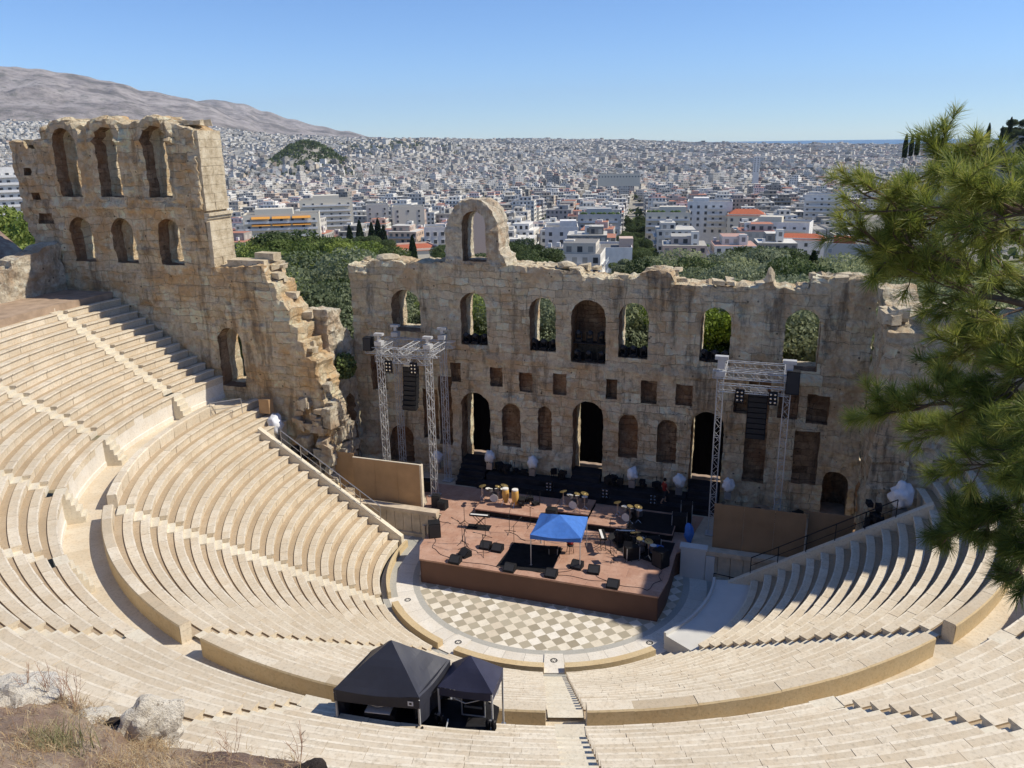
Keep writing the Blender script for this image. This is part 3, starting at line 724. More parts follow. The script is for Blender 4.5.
# ancient stone podium carrying the platform behind the orchestra
pod = thing('stage_podium', 'low grey stone podium running under the back of the stage', 'podium')
mb = MB(); mb.prism([(-17.2, 2.3), (17.2, 2.3), (17.2, 8.7), (-17.2, 8.7)], -.3, 1.53); mb.build('base', [M['pulpit_stone']], pod)
for sg, x0, x1 in ((-1, -13.8, -8.25), (1, 9.0, 15.5)):
    mb = MB(); n = 9
    for i in range(n):
        a = x0 + (x1 - x0) * i / n; b = x0 + (x1 - x0) * (i + 1) / n
        mb.box(((a + b) / 2, 2.05, .82), (b - a - .03, .38 + .05 * H(i, sg), 1.7))
    mb.box(((x0 + x1) / 2, 2.03, 1.78), (x1 - x0, .6, .26)); mb.box(((x0 + x1) / 2, 2.0, .12), (x1 - x0, .6, .24))
    tag(mb.build('low_wall', [M['pulpit_stone']]), 'low carved stone wall below the %s timber hoarding' % ('left lit' if sg < 0 else 'right shaded'), 'low wall')
mb = MB(); mb.box((8.3, 1.95, .95), (1.45, .5, 1.9)); mb.box((8.3, 1.95, 1.95), (1.6, .62, .14)); mb.box((9.3, 1.95, .8), (.5, .6, 1.6))
tag(mb.build('stone_pier', [M['slab_plaster']]), 'smooth pale stone pier beside the right end of the brown stage', 'pier')
# small standing stones by the left entrance
for i, (x, y) in enumerate(((-9.1, 1.6), (-8.8, 1.65))):
    mb = MB(); mb.box((x, y, .5), (.22, .18, 1.0), taper=.9); tag(mb.build('standing_stone', [M['pulpit_stone']]), 'small upright stone post before the left low wall', 'stone post', 'stone posts by the left low wall')

stage = thing('concert_stage', 'brown timber concert stage built over the back of the orchestra', 'stage', (0, 0, 0))
dk = [(-7.05, -3.49), (7.05, -3.49), (7.3, -1.6), (7.32, 1.6), (7.75, 2.3), (8.4, 6.9), (-11.6, 6.9), (-9.8, 3.8), (-9.65, 2.45), (-8.15, 2.45), (-7.92, 1.2), (-7.85, -.6), (-7.7, -2.0)]
mb = MB(); mb.prism(dk, 1.47, ZS); mb.build('deck', [M['deck_brown']], stage)
ins = [(-7.0, -3.44), (7.0, -3.44)]
mb = MB(); mb.add([(-7.02, -3.45, 0), (7.02, -3.45, 0), (7.02, -3.45, 1.468), (-7.02, -3.45, 1.468)], [(0, 1, 2, 3)])
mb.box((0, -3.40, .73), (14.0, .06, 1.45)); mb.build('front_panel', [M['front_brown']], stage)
mb = MB()
side = dk[1:6]
for a, b in zip(side, side[1:]): mb.add([(a[0] - .05, a[1], 0), (b[0] - .05, b[1], 0), (b[0] - .05, b[1], 1.468), (a[0] - .05, a[1], 1.468)], [(0, 1, 2, 3)])
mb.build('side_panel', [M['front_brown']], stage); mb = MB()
side = [dk[0], dk[12], dk[11], dk[10], dk[9]]
for a, b in zip(side, side[1:]): mb.add([(a[0] + .05, a[1], 0), (b[0] + .05, b[1], 0), (b[0] + .05, b[1], 1.468), (a[0] + .05, a[1], 1.468)], [(0, 1, 2, 3)])
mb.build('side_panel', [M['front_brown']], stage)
# black stepped tiers in front of the wall
tiers = thing('step_tiers', 'black carpeted step tiers along the foot of the stage wall', 'steps')
for k, (y0, y1, z) in enumerate(((6.95, 7.62, 2.0), (7.6, 8.66, 2.42))):
    mb = MB(); mb.prism([(-7.4 + .5 * k, y0), (7.4 - .3 * k, y0), (7.4 - .3 * k, y1), (-7.4 + .5 * k, y1)], 1.5, z); mb.build('tier', [M['steps_black']], tiers)
for x, nm in ((-8.1, 'left'), (.15, 'middle'), (8.15, 'right')):
    t = thing('door_stairs', 'black covered stairs rising into the %s arched stage door' % nm, 'stairs', (x, 8.9, 0))
    for q in range(5):
        mb = MB(); mb.box((0, -1.75 + q * .36 + .5, 1.1 + .15 * (q + 1)), (2.0, 1.0 + .002 * q, 1.1 + .3 * q)); mb.build('step', [M['steps_black']], t)
# risers
def riser(x0, x1, y0, y1, h, lab):
    t = thing('drum_riser', lab, 'riser', ((x0 + x1) / 2, (y0 + y1) / 2, ZS))
    m = MB(); m.box((0, 0, h - .04), (x1 - x0, y1 - y0, .08)); m.build('deck', [M['deck_brown']], t)
    m = MB(); m.box((0, 0, (h - .08) / 2), (x1 - x0 - .06, y1 - y0 - .06, h - .085)); m.build('skirt', [M['black_cloth']], t); return t
riser(-6.0, -1.0, 2.95, 5.9, .43, 'brown topped riser with black skirt carrying the congas')
riser(1.5, 6.9, 3.0, 5.8, .43, 'brown topped riser with black skirt at the right rear of the stage')
riser(-.95, 1.35, 4.2, 6.5, .43, 'small riser under the middle drum kit behind the blue canopy')
ZR = ZS + .43
# wedge monitors
def wedge():
    t = thing('wedge_monitor', '', 'speaker', group='wedge monitors on the stage floor')
    m = MB(); pr = [(-.28, 0), (.28, 0), (.28, .12), (-.05, .40), (-.28, .36)]; w_ = .33
    vs = [(s * w_, y, z) for s in (-1, 1) for y, z in pr]; n = 5
    m.add(vs, [(0, 1, 2, 3, 4), (9, 8, 7, 6, 5)] + [(i, (i + 1) % n, n + (i + 1) % n, n + i) for i in range(n)]); m.build('cabinet', [M['black_paint']], t)
    m = MB(); m.add([(-.29, .277, .145), (.29, .277, .145), (.29, -.03, .405), (-.29, -.03, .405)], [(0, 1, 2, 3)]); m.build('grille', [M['black_mesh']], t); return t
W0 = wedge()
wl = [(-4.6, -2.35, 2.6, 'black wedge monitor turned aside near the left front of the stage'), (-3.75, -1.1, 3.1, 'left one of two wedge monitors beside the tent shadow'), (-2.95, -1.2, 3.1, 'right one of two wedge monitors beside the tent shadow'),
      (-4.85, -3.25, 3.1, 'small wedge monitor at the left part of the stage front edge'), (-1.5, -3.2, 3.1, 'wedge monitor on the stage edge just below the tent shadow'), (.95, -3.1, 3.1, 'wedge monitor on the stage edge below the blue canopy'),
      (2.1, -1.75, 3.0, 'wedge monitor between the front legs of the blue canopy'), (3.15, -2.0, 3.2, 'wedge monitor just right of the blue canopy front leg'), (4.5, -3.2, 3.1, 'rightmost wedge monitor on the stage front edge'), (5.2, 1.2, 1.9, 'wedge monitor among the gear in the shaded right part of the stage')]
for i, (x, y, a, lab) in enumerate(wl):
    if i == 0: W0.location = (x, y, ZS); W0.rotation_euler = (0, 0, a); W0['label'] = lab
    else: dup(W0, (x, y, ZS), a, lab)
# upright loudspeakers
def speaker(x, y, z, rz, s, lab):
    t = thing('loudspeaker', lab, 'speaker', (x, y, z), rz)
    m = MB(); m.box((0, 0, s[2] / 2), s, taper=.96); m.build('cabinet', [M['black_paint']], t)
    m = MB(); m.box((0, -s[1] / 2 - .012, s[2] / 2), (s[0] * .88, .02, s[2] * .9)); m.build('grille', [M['black_mesh']], t); return t
speaker(-7.35, -.55, ZS, .5, (.75, .7, .95), 'large black loudspeaker on the left edge of the stage')
speaker(-8.95, 3.35, ZS, .2, (.55, .5, .85), 'taller black cabinet of the pair at the rear left of the stage')
speaker(-8.4, 3.2, ZS, -.1, (.6, .55, .55), 'lower black cabinet of the pair at the rear left of the stage')
speaker(6.65, -.1, ZS, -.6, (.75, .7, 1.0), 'large black loudspeaker at the right edge of the stage')
speaker(-.9, 3.5, ZS, 0, (.7, .6, .9), 'black side fill cabinet beside the small middle riser')
# microphone stands
def micstand():
    t = thing('microphone_stand', '', 'mic stand', group='microphone stands on the stage')
    m = MB()
    for a in range(3): m.tube((0, 0, .16), (.42 * math.cos(a * 2.094), .42 * math.sin(a * 2.094), .01), .016)
    m.build('tripod', [M['black_paint']], t)
    m = MB(); m.tube((0, 0, .1), (0, 0, 1.35), .017); m.build('pole', [M['black_paint']], t)
    m = MB(); m.tube((.25, 0, 1.2), (-.55, 0, 1.62), .014); b = m.build('boom', [M['black_paint']], t)
    m = MB(); m.tube((-.55, 0, 1.62), (-.68, 0, 1.67), .03, .024); m.build('microphone', [M['black_mesh']], b); return t
m0 = micstand(); ml = 'thin black microphone stand with boom standing on the stage floor'
m0['label'] = ml
for i, (x, y) in enumerate(((-5.3, -1.0), (-4.2, .1), (-3.0, 1.2), (-3.6, -1.9), (-1.0, .9), (-4.9, -1.6), (-6.2, 1.6), (-2.2, -.3), (-2.0, 2.4), (3.9, .9), (4.6, 1.8), (3.2, 2.2), (-.2, -.6), (5.6, .3), (4.2, 3.2))):
    if i == 0: m0.location = (x, y, ZS)
    else: dup(m0, (x, y, ZS + (.43 if i == 14 else 0)), 2.4 * i)
# congas
def conga():
    t = thing('conga_drum', '', 'drum', group='conga drums on the riser')
    m = MB(); m.lathe([(.11, .12), (.15, .3), (.19, .55), (.175, .8), (.155, .92)], n=16); m.build('shell', [M['wood_drum']], t, smooth=True)
    m = MB(); m.lathe([(.165, .88), (.165, .94), (.15, .945)], n=16); m.build('drum_head', [M['drum_head']], t)
    m = MB()
    for a in range(3): m.tube((.12 * math.cos(a * 2.09), .12 * math.sin(a * 2.09), .3), (.3 * math.cos(a * 2.09), .3 * math.sin(a * 2.09), 0), .015)
    m.build('stand', [M['chrome']], t); return t
c0 = conga(); c0.location = (-4.25, 4.15, ZR); c0.scale = (1.25,) * 3; c0['label'] = 'left yellow wooden conga drum on the riser'
dup(c0, (-3.55, 4.05, ZR), .5, 'right yellow wooden conga drum on the riser', sc=1.3)
# drum kits
def drum(m, c, r, h, Mx=None): m.lathe([(r, 0), (r, h)], c, 14, 0, Mx)
def drumkit():
    t = thing('drum_kit', '', 'drum kit')
    m = MB(); X = Matrix.Rotation(PI / 2, 4, 'X'); m.lathe([(.28, -.2), (.28, .2)], (0, -.1, .3), 18, 0, X); m.build('bass_drum', [M['drum_shell']], t)
    m = MB(); m.lathe([(.275, 0), (.27, .01)], (0, -.3, .3), 18, 0, X); m.build('drum_head', [M['drum_head']], t)
    for nm, c, r, h, rx in (('tom', (-.22, .02, .62), .15, .22, .3), ('tom', (.2, .02, .62), .16, .22, .3), ('floor_tom', (.62, .42, .28), .21, .38, 0), ('snare_drum', (-.42, .42, .55), .18, .14, 0)):
        m = MB(); m.lathe([(r, 0), (r, h)], c, 14, 0, Matrix.Rotation(-rx, 4, 'X')); o = m.build(nm, [M['drum_shell']], t)
        m = MB(); m.lathe([(r * .97, h + .003), (r * .9, h + .012)], c, 14, 0, Matrix.Rotation(-rx, 4, 'X')); m.build('drum_head', [M['drum_head']], o)
    for c, r in (((-.75, .1, 1.02), .24), ((.72, -.02, 1.1), .26), ((.3, -.35, 1.18), .2), ((-.85, .5, .85), .18)):
        m = MB(); m.tube((c[0], c[1], 0), c, .014)
        for a in range(3): m.tube((c[0], c[1], .2), (c[0] + .22 * math.cos(a * 2.1), c[1] + .22 * math.sin(a * 2.1), 0), .012)
        o = m.build('cymbal_stand', [M['chrome']], t)
        m = MB(); m.lathe([(r, 0), (r * .3, .012), (.04, .03)], c, 18, 0, Matrix.Rotation(.25 * (1 if c[0] > 0 else -1), 4, 'Y')); m.build('cymbal', [M['brass']], o)
    m = MB(); m.tube((0, .75, 0), (0, .75, .45), .03); m.lathe([(.17, .45), (.18, .5), (.15, .53)], (0, .75, 0), 12); m.build('stool', [M['black_paint']], t)
    return t
k0 = drumkit(); k0.location = (.2, 5.0, ZR); k0['label'] = 'drum kit with brass cymbals on the small middle riser'
dup(k0, (-5.2, 4.5, ZR), .3, 'drum kit beside the yellow congas on the left riser')
dup(k0, (3.9, 4.2, ZR), -.2, 'drum kit in shadow on the right riser')
dup(k0, (5.3, 1.0, ZS), -.7, 'drum kit on the floor at the dark right side of the stage')
# keyboards, cases, stools and cables
def keyboard(x, y, z, rz, lab):
    t = thing('keyboard', lab, 'keyboard', (x, y, z), rz)
    m = MB(); m.box((0, 0, .86), (1.25, .34, .1)); b = m.build('body', [M['black_paint']], t)
    m = MB(); m.box((0, -.08, .916), (1.14, .15, .015)); m.build('keys', [M['drum_head']], b)
    m = MB()
    for s in (-1, 1):
        m.tube((-.4, s * .14, 0), (.4, s * .14, .8), .02); m.tube((.4, s * .14, 0), (-.4, s * .14, .8), .02)
    m.build('stand', [M['black_paint']], t)
keyboard(-5.05, 1.35, ZS, .1, 'keyboard on a folding stand at the left of the stage')
keyboard(3.0, 1.0, ZS, -1.2, 'keyboard on a folding stand right of the blue canopy')
keyboard(4.2, 1.9, ZS, .2, 'keyboard on a folding stand before the right riser')
mb = MB(); mb.box((-5.1, 1.3, ZS + .008), (1.5, .8, .012), .1); tag(mb.build('floor_mat', [M['black_cloth']]), 'small black mat under the left keyboard', 'mat')
mb = MB(); mb.prism([(-2.4, -3.0), (.8, -2.85), (.75, .2), (-2.3, .05)], ZS + .004, ZS + .016); tag(mb.build('floor_mat', [M['black_cloth']]), 'large square black mat on the front of the stage below the canopy', 'mat')
mb = MB(); mb.prism([(3.9, .9), (7.0, -.3), (7.1, 2.8), (3.3, 2.9)], ZS + .004, ZS + .016); tag(mb.build('floor_mat', [M['black_cloth']]), 'black mat under the instruments at the right side of the stage', 'mat')
mb = MB(); mb.prism([(4.1, 3.05), (6.85, 3.05), (6.85, 5.75), (3.6, 5.75)], ZR + .004, ZR + .014); tag(mb.build('floor_mat', [M['black_cloth']]), 'dark mat covering the right half of the right riser', 'mat')
def case(x, y, z, s, rz, lab):
    t = thing('flight_case', lab, 'case', (x, y, z), rz)
    m = MB(); m.box((0, 0, s[2] / 2), s); m.build('body', [M['black_paint']], t)
    m = MB()
    for a in (-1, 1):
        for b in (-1, 1): m.box((a * s[0] / 2, b * s[1] / 2, s[2] / 2), (.035, .035, s[2] + .01))
    m.build('corner_trim', [M['alu']], t)
case(7.1, 4.6, ZS, (.9, .6, 1.1), .1, 'black flight case at the foot of the right truss'); case(7.4, 5.7, ZS, (.7, .6, 1.4), .1, 'tall black flight case against the black tiers at right')
case(5.9, 2.0, ZS, (.8, .5, .6), .4, 'low black case on the right half of the stage'); case(-10.6, 5.6, ZS, (.8, .6, .8), .2, 'black case behind the left timber hoarding')
case(.35, -.5, ZS, (.5, .45, .35), .2, 'small black case inside the blue canopy'); case(4.9, .2, ZS, (.8, .5, .8), .6, 'black case among the instruments right of the canopy')
mb = MB(); mb.blob((6.2, 1.35, ZS + .2), (.45, .32, .24), 5, .4, 3); tag(mb.build('blue_bag', [M['blue_cloth']], smooth=True), 'crumpled bright blue bag on the dark right side of the stage', 'bag')
mb = MB(); mb.blob((7.85, 3.3, ZS + .55), (.28, .25, .6), 8, .4, 3); tag(mb.build('blue_sheet', [M['blue_cloth']], smooth=True), 'blue sheet hanging beside the right timber hoarding', 'sheet')
for i, (x, y) in enumerate(((4.75, -.2), (3.6, .4), (4.0, -.55))):
    t = thing('music_stand', 'dark music stand right of the blue canopy', 'music stand', (x, y, ZS), i * 1.1, 'music stands right of the canopy')
    m = MB(); m.tube((0, 0, 0), (0, 0, 1.05), .016)
    for a in range(3): m.tube((0, 0, .2), (.28 * math.cos(a * 2.1), .28 * math.sin(a * 2.1), 0), .012)
    m.build('stand', [M['black_paint']], t); m = MB(); m.box((0, -.06, 1.15), (.5, .03, .34), M=Matrix.Rotation(-.5, 4, 'X')); m.build('desk', [M['black_paint']], t)
mb = MB()
def cable(pts, r=.014):
    q = []
    for i in range(len(pts) - 1):
        a, b = Vector(pts[i] + (ZS + .015,)), Vector(pts[i + 1] + (ZS + .015,)); L = (b - a).length; nn = Vector((-(b - a).y, (b - a).x, 0)).normalized()
        for j in range(8): q.append(a.lerp(b, j / 8) + nn * .09 * math.sin(j / 8 * 2 * PI + i * 1.7))
    q.append(Vector(pts[-1] + (ZS + .015,))); m = MB(); m.path(q, r, 4); return m
cb = 'black cable snaking across the brown stage floor'
for pts in ([(-7.2, -.9), (-6.7, -2.2), (-5.2, -3.0), (-2.0, -3.1), (1.5, -2.9), (4.0, -2.8), (6.3, -3.0), (6.9, -1.8), (6.7, -.5)], [(-8.8, 3.0), (-8.4, 1.6), (-7.0, 1.2)], [(-6.2, 1.6), (-5.2, -1.0), (-4.0, -1.8)], [(-3, 1.2), (-1.5, .4), (-1.0, .9)], [(1.0, -3.0), (2.0, -1.9), (3.3, -2.2), (4.4, -3.1)], [(3, 1), (4.2, 0), (5.2, .6)]):
    tag(cable(pts).build('cable', [M['black_paint']]), cb, 'cable', 'cables on the stage floor')

# ---- hoardings
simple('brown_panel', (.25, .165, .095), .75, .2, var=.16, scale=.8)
def hoarding(x0, x1, y, z0, z1, n, rz, lab, edge=True, pm='tan_panel'):
    t = thing('hoarding', lab, 'hoarding', (x0, y, z0), rz); L = x1 - x0
    for i in range(n):
        m = MB(); m.box((L * (i + .5) / n, 0, (z1 - z0) / 2), (L / n - .012, .05, z1 - z0)); m.build('panel', [M[pm]], t)
    if edge:
        m = MB(); m.box((L + .06, .1, (z1 - z0) / 2), (.12, .3, z1 - z0 + .04)); m.box((L / 2, .05, z1 - z0 + .02), (L, .12, .04)); m.build('frame', [M['cream_edge']], t)
hoarding(-14.75, -9.75, 2.75, 1.72, 4.7, 3, 0, 'wide tan timber hoarding left of the stage')
hoarding(-17.0, -14.8, 3.0, 2.55, 4.9, 1, 0, 'narrow tan timber hoarding against the ruined left wall', False)
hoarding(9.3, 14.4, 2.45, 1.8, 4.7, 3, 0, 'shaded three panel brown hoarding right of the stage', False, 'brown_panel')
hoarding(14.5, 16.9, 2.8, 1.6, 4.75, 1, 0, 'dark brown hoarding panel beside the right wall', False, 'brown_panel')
# ---- truss towers
def truss(m, p, q, w_=.36, pitch=.42):
    p, q = Vector(p), Vector(q); d = (q - p).normalized(); a = Vector((1, 0, 0)) if abs(d.z) > .9 else Vector((0, 0, 1)); b = d.cross(a).normalized(); a = b.cross(d).normalized()
    cs = [(a * sx + b * sy) * w_ / 2 for sx, sy in ((-1, -1), (1, -1), (1, 1), (-1, 1))]
    for c in cs: m.tube(p + c, q + c, .025, n=5)
    L = (q - p).length; n = int(L / pitch)
    for i in range(n):
        A_, B_ = p + d * (L * i / n), p + d * (L * (i + 1) / n)
        for s in range(4):
            c1, c2 = cs[s], cs[(s + 1) % 4]
            if (i + s) % 2: c1, c2 = c2, c1
            m.tube(A_ + c1, B_ + c2, .013, n=4, cap=False)
        if i % 3 == 0:
            for s in range(4): m.tube(A_ + cs[s], A_ + cs[(s + 1) % 4], .016, n=4, cap=False)
lt = thing('lighting_truss', 'silver four legged lighting truss left of the stage', 'truss', (-11.6, 6.3, 1.57))
for x, y in ((-1.72, -1.35), (1.85, -1.35), (-1.85, 1.35), (1.72, 1.35)):
    m = MB(); truss(m, (x, y, 0), (x, y, 10.6)); m.box((x, y, .03), (.7, .7, .06)); m.box((x, y, 10.7), (.5, .5, .3)); m.build('tower', [M['alu']], lt)
    m = MB(); m.box((x, y, 11.3), (.62, .34, .16)); m.box((x, y, 11.1), (.2, .2, .3)); m.build('hoist_head', [M['alu']], lt)
for p, q in (((-2.7, -1.35, 10.2), (2.6, -1.35, 10.2)), ((-2.7, 1.35, 10.2), (2.6, 1.35, 10.2)), ((-1.8, -1.3, 10.2), (-1.8, 1.3, 10.2)), ((1.8, -1.3, 10.2), (1.8, 1.3, 10.2)), ((0, -1.3, 10.2), (0, 1.3, 10.2)), ((-2.0, -1.35, 9.65), (2.0, -1.35, 9.65))):
    m = MB(); truss(m, p, q, .42, .38); m.build('beam', [M['alu']], lt)
rt_ = thing('lighting_truss', 'silver lighting truss with two visible legs right of the stage', 'truss', (10.9, 5.6, 1.57))
for x, y in ((-1.85, -.9), (1.9, -.9), (-1.85, 1.2), (1.9, 1.2)):
    if y > 0: continue
    m = MB(); truss(m, (x, y, 0), (x, y, 10.3)); m.box((x, y, .03), (.7, .7, .06)); m.box((x, y, 10.4), (.5, .5, .3)); m.build('tower', [M['alu']], rt_)
    m = MB(); m.box((x, y, 11.35), (.75, .4, .2)); m.box((x, y, 11.0), (.42, .3, .6)); m.build('hoist_head', [M['alu']], rt_)
for p, q in (((-2.3, -.9, 10.35), (2.4, -.9, 10.35)), ((-1.9, -.9, 9.55), (2.0, -.9, 9.55)), ((-1.85, -.8, 10.3), (-1.85, 1.6, 10.3)), ((1.9, -.8, 10.3), (1.9, 1.6, 10.3)), ((-1.9, 1.5, 10.3), (1.9, 1.5, 10.3))):
    m = MB(); truss(m, p, q, .42, .38); m.build('beam', [M['alu']], rt_)
def line_array(x, y, ztop, n, w_, lab, curve=.05, rz=0):
    t = thing('line_array', lab, 'speaker', (x, y, ztop), rz)
    for i in range(n):
        m = MB(); a = curve * i * .5; m.box((0, -curve * i * i * .12, -.17 - .33 * i), (w_, .5, .315), M=Matrix.Rotation(a, 4, 'X')); o = m.build('cabinet', [M['black_paint']], t)
        m = MB(); m.box((0, -curve * i * i * .12 - .26, -.17 - .33 * i), (w_ * .9, .02, .27), M=Matrix.Rotation(a, 4, 'X')); m.build('grille', [M['black_mesh']], o)
    m = MB(); m.box((0, 0, .06), (w_ * .9, .4, .1)); m.tube((0, 0, .1), (0, 0, 1.2), .02); m.build('flying_frame', [M['steel']], t)
line_array(-11.75, 6.3, 10.4, 9, 1.0, 'tall black line array speaker hanging in the left truss')
line_array(11.2, 6.6, 10.5, 9, 1.15, 'tall black line array speaker hanging in the right truss', .02)
def hang(x, y, z, s, lab, grp=None):
    t = thing('blinder_light', lab, 'stage light', (x, y, z), 0, grp)
    m = MB(); m.box((0, 0, 0), (s * .62, .16, s)); m.build('housing', [M['black_paint']], t)
    m = MB()
    for a in (-1, 1):
        for b in (-1, 0, 1): m.lathe([(.075 * s, 0), (.06 * s, .01)], (a * .15 * s, -.085, b * .3 * s), 10, 0, Matrix.Rotation(PI / 2, 4, 'X'))
    m.build('lens', [M['chrome']], t)
for x in (-12.6, -10.75): hang(x, 4.7, 10.75, .8, 'six lamp blinder hung under the left truss beam', 'blinder lights under the left truss')
for x in (10.2, 12.05): hang(x, 4.45, 10.75, .8, 'six lamp blinder hung under the right truss beam', 'blinder lights under the right truss')
for i, x in enumerate((-2.0, 1.9, 5.1)): hang(x, 6.75, 2.45, .8, ['six lamp blinder standing behind the left riser', 'six lamp blinder standing before the middle stage door', 'six lamp blinder standing behind the right riser'][i])
speaker(-14.1, 4.9, 11.75, 0, (.6, .6, .9), 'black loudspeaker at the left end of the left truss top'); speaker(13.05, 4.6, 11.1, 0, (.75, .6, 1.35), 'black loudspeaker on the right corner of the right truss')
# ---- covered moving lights on the wall footing
def covered(x, y, z, s, seed, lab, grp=None):
    t = thing('covered_spotlight', lab, 'covered light', (x, y, z), 0, grp)
    m = MB(); m.blob((0, 0, .48 * s), (.36 * s, .34 * s, .47 * s), seed, .5, 3, freq=2.4); m.build('rain_cover', [M['white_cover']], t, smooth=True)
    m = MB(); m.box((0, 0, -.22 * s), (.42 * s, .36 * s, .5 * s)); m.build('base', [M['steel']], t)
cl = ['left of the left stage door', 'right of the left stage door', 'between the two niches left of the middle door', 'below the niches right of the middle door', 'left of the right stage door', 'right of the right stage door']
for i, (x, z) in enumerate(((-10.9, 2.6), (-6.8, 3.1), (-3.6, 3.0), (3.45, 3.0), (6.6, 2.9), (9.75, 3.0))): covered(x, 8.15, z, 1.0, i + 2, 'white covered spotlight ' + cl[i])
covered(-20.3, 2.2, 5.95, 1.5, 12, 'white wrapped spotlight on the stepped end of the left seats'); covered(19.0, 1.9, 5.95, 1.6, 14, 'white wrapped spotlight at the shaded end of the right seats')
# dark gear heaps around them
def gear(x, y, z, n, s, seed, lab, cat='gear'):
    m = MB()
    for i in range(n):
        c_ = (x + s[0] * (H(i, seed) - .5), y + s[1] * (H(i, seed, 2) - .5), z + s[2] * H(i, seed, 3))
        if i % 3: m.box(c_, (.25 + .4 * H(i, seed, 4), .2 + .3 * H(i, seed, 5), .15 + .3 * H(i, seed, 6)), H(i, seed, 7) * 3)
        else: m.tube((c_[0], c_[1], z), (c_[0] + .3 * (H(i, seed, 8) - .5), c_[1], z + .5 + .5 * H(i, seed, 9)), .025)
    tag(m.build('equipment_pile', [M['black_paint']]), lab, cat)
gear(-5.2, 8.2, 2.5, 12, (2.0, .5, .7), 1, 'dark lighting equipment between the two left covered spotlights'); gear(-1.9, 8.2, 2.5, 7, (1.2, .5, .6), 2, 'dark equipment at the wall foot left of the middle door')
gear(2.3, 8.2, 2.5, 8, (1.0, .5, .6), 3, 'dark equipment at the wall foot right of the middle door'); gear(5.0, 8.2, 2.5, 9, (1.8, .5, .6), 4, 'dark equipment between the two covered spotlights right of the middle door')
gear(12.5, 7.6, 1.6, 14, (4.5, 1.2, .5), 5, 'dark equipment heaped behind the right hoarding'); gear(-18.4, 2.1, 4.3, 16, (1.8, 1.0, .9), 6, 'grey scaffold parts heaped at the end of the left seats')
gear(17.9, 1.7, 4.6, 14, (1.1, 1.0, 1.4), 7, 'dark equipment stacked beside the right wrapped spotlight'); gear(-13.5, 7.6, 1.6, 10, (3.5, 1.0, .5), 8, 'dark equipment on the floor below the left truss')
gear(4.6, 2.2, ZS, 16, (2.4, 1.2, .5), 9, 'dark instrument stands crowded in front of the right riser'); gear(-2.6, 4.6, ZR, 8, (1.6, 1.2, .5), 10, 'percussion stands beside the congas on the left riser')
# lights standing in the wall windows
def movlight():
    t = thing('moving_light', '', 'stage light', group='moving lights in the windows')
    m = MB(); m.box((0, 0, .1), (.42, .34, .2)); m.build('base', [M['black_paint']], t)
    m = MB()
    for s in (-1, 1): m.box((s * .2, 0, .42), (.05, .16, .5))
    m.build('yoke', [M['black_paint']], t)
    m = MB(); m.lathe([(.12, -.24), (.17, -.1), (.16, .2), (.1, .24)], (0, 0, .58), 12, 0, Matrix.Rotation(1.1, 4, 'X')); m.build('head', [M['black_mesh']], t); return t
mv = movlight(); first = True
for x, z, wd, nm, n in ((-8.05, 11.5, 1.95, 'second window from the left', 3), (-3.05, 11.4, 1.85, 'third window from the left', 3), (.1, 10.8, 2.35, 'tall middle niche', 3), (3.1, 11.35, 1.95, 'window right of the middle niche', 3), (8.3, 11.4, 1.85, 'window above the right stage door', 3)):
    for i in range(n):
        p = (x + (i - (n - 1) / 2) * wd / n, YW + .32, z + .03); lab = 'black moving light standing in the ' + nm
        if first: mv.location = p; mv['label'] = lab; first = False
        else: dup(mv, p, .7 * (i - 1), lab)
    m = MB(); m.box((x, YW + .75, z + .28), (wd * .94, .1, .5)); tag(m.build('window_screen', [M['black_cloth']]), 'low black cloth screen behind the lights in the ' + nm, 'screen')
for i in range(3): dup(mv, (-.65 + i * .75, YW + .5, 12.15), .4 * i, 'black moving light on the shelf in the tall middle niche')
m = MB(); m.box((.1, YW + .55, 12.08), (2.2, .6, .08)); tag(m.build('shelf', [M['black_paint']]), 'black shelf across the tall middle niche', 'shelf')
# ---- handrails
def rail(pts, h, n, lab, mat='steel'):
    t = thing('handrail', lab, 'railing'); P_ = [Vector(p) for p in pts]; L = (P_[-1] - P_[0])
    m = MB(); m.path([p + Vector((0, 0, h)) for p in P_], .03, 6); m.build('top_rail', [M[mat]], t)
    m = MB(); m.path([p + Vector((0, 0, h * .5)) for p in P_], .02, 5); m.build('mid_rail', [M[mat]], t)
    for i in range(n):
        p = P_[0] + L * (i / (n - 1)); m = MB(); m.tube(p, p + Vector((0, 0, h)), .025); m.build('post', [M[mat]], t)
rail([(-18.6, .42, Z0 + DZ * 12 + .2), (-11.6, .42, Z0 + DZ * 2 + .25)], 1.0, 6, 'grey handrail beside the sloping coping of the left seats')
rail([(18.6, .42, Z0 + DZ * 12 + .2), (11.6, .42, Z0 + DZ * 2 + .25)], 1.0, 6, 'dark handrail beside the sloping coping of the right seats', 'black_paint')
rail([(11.4, .6, .1), (9.6, .9, .1)], .9, 3, 'low dark handrail at the foot of the right seats', 'black_paint')
rail([(-22.9, -.9, 8.0), (-21.5, .5, 8.0)], 1.0, 2, 'short grey handrail at the left end of the walkway')
mb = MB(); mb.box((-20.9, 2.3, 8.0), (.8, .5, 1.0)); tag(mb.build('timber_box', [M['tan_panel']]), 'small tan timber box against the foot of the left side wall', 'box')
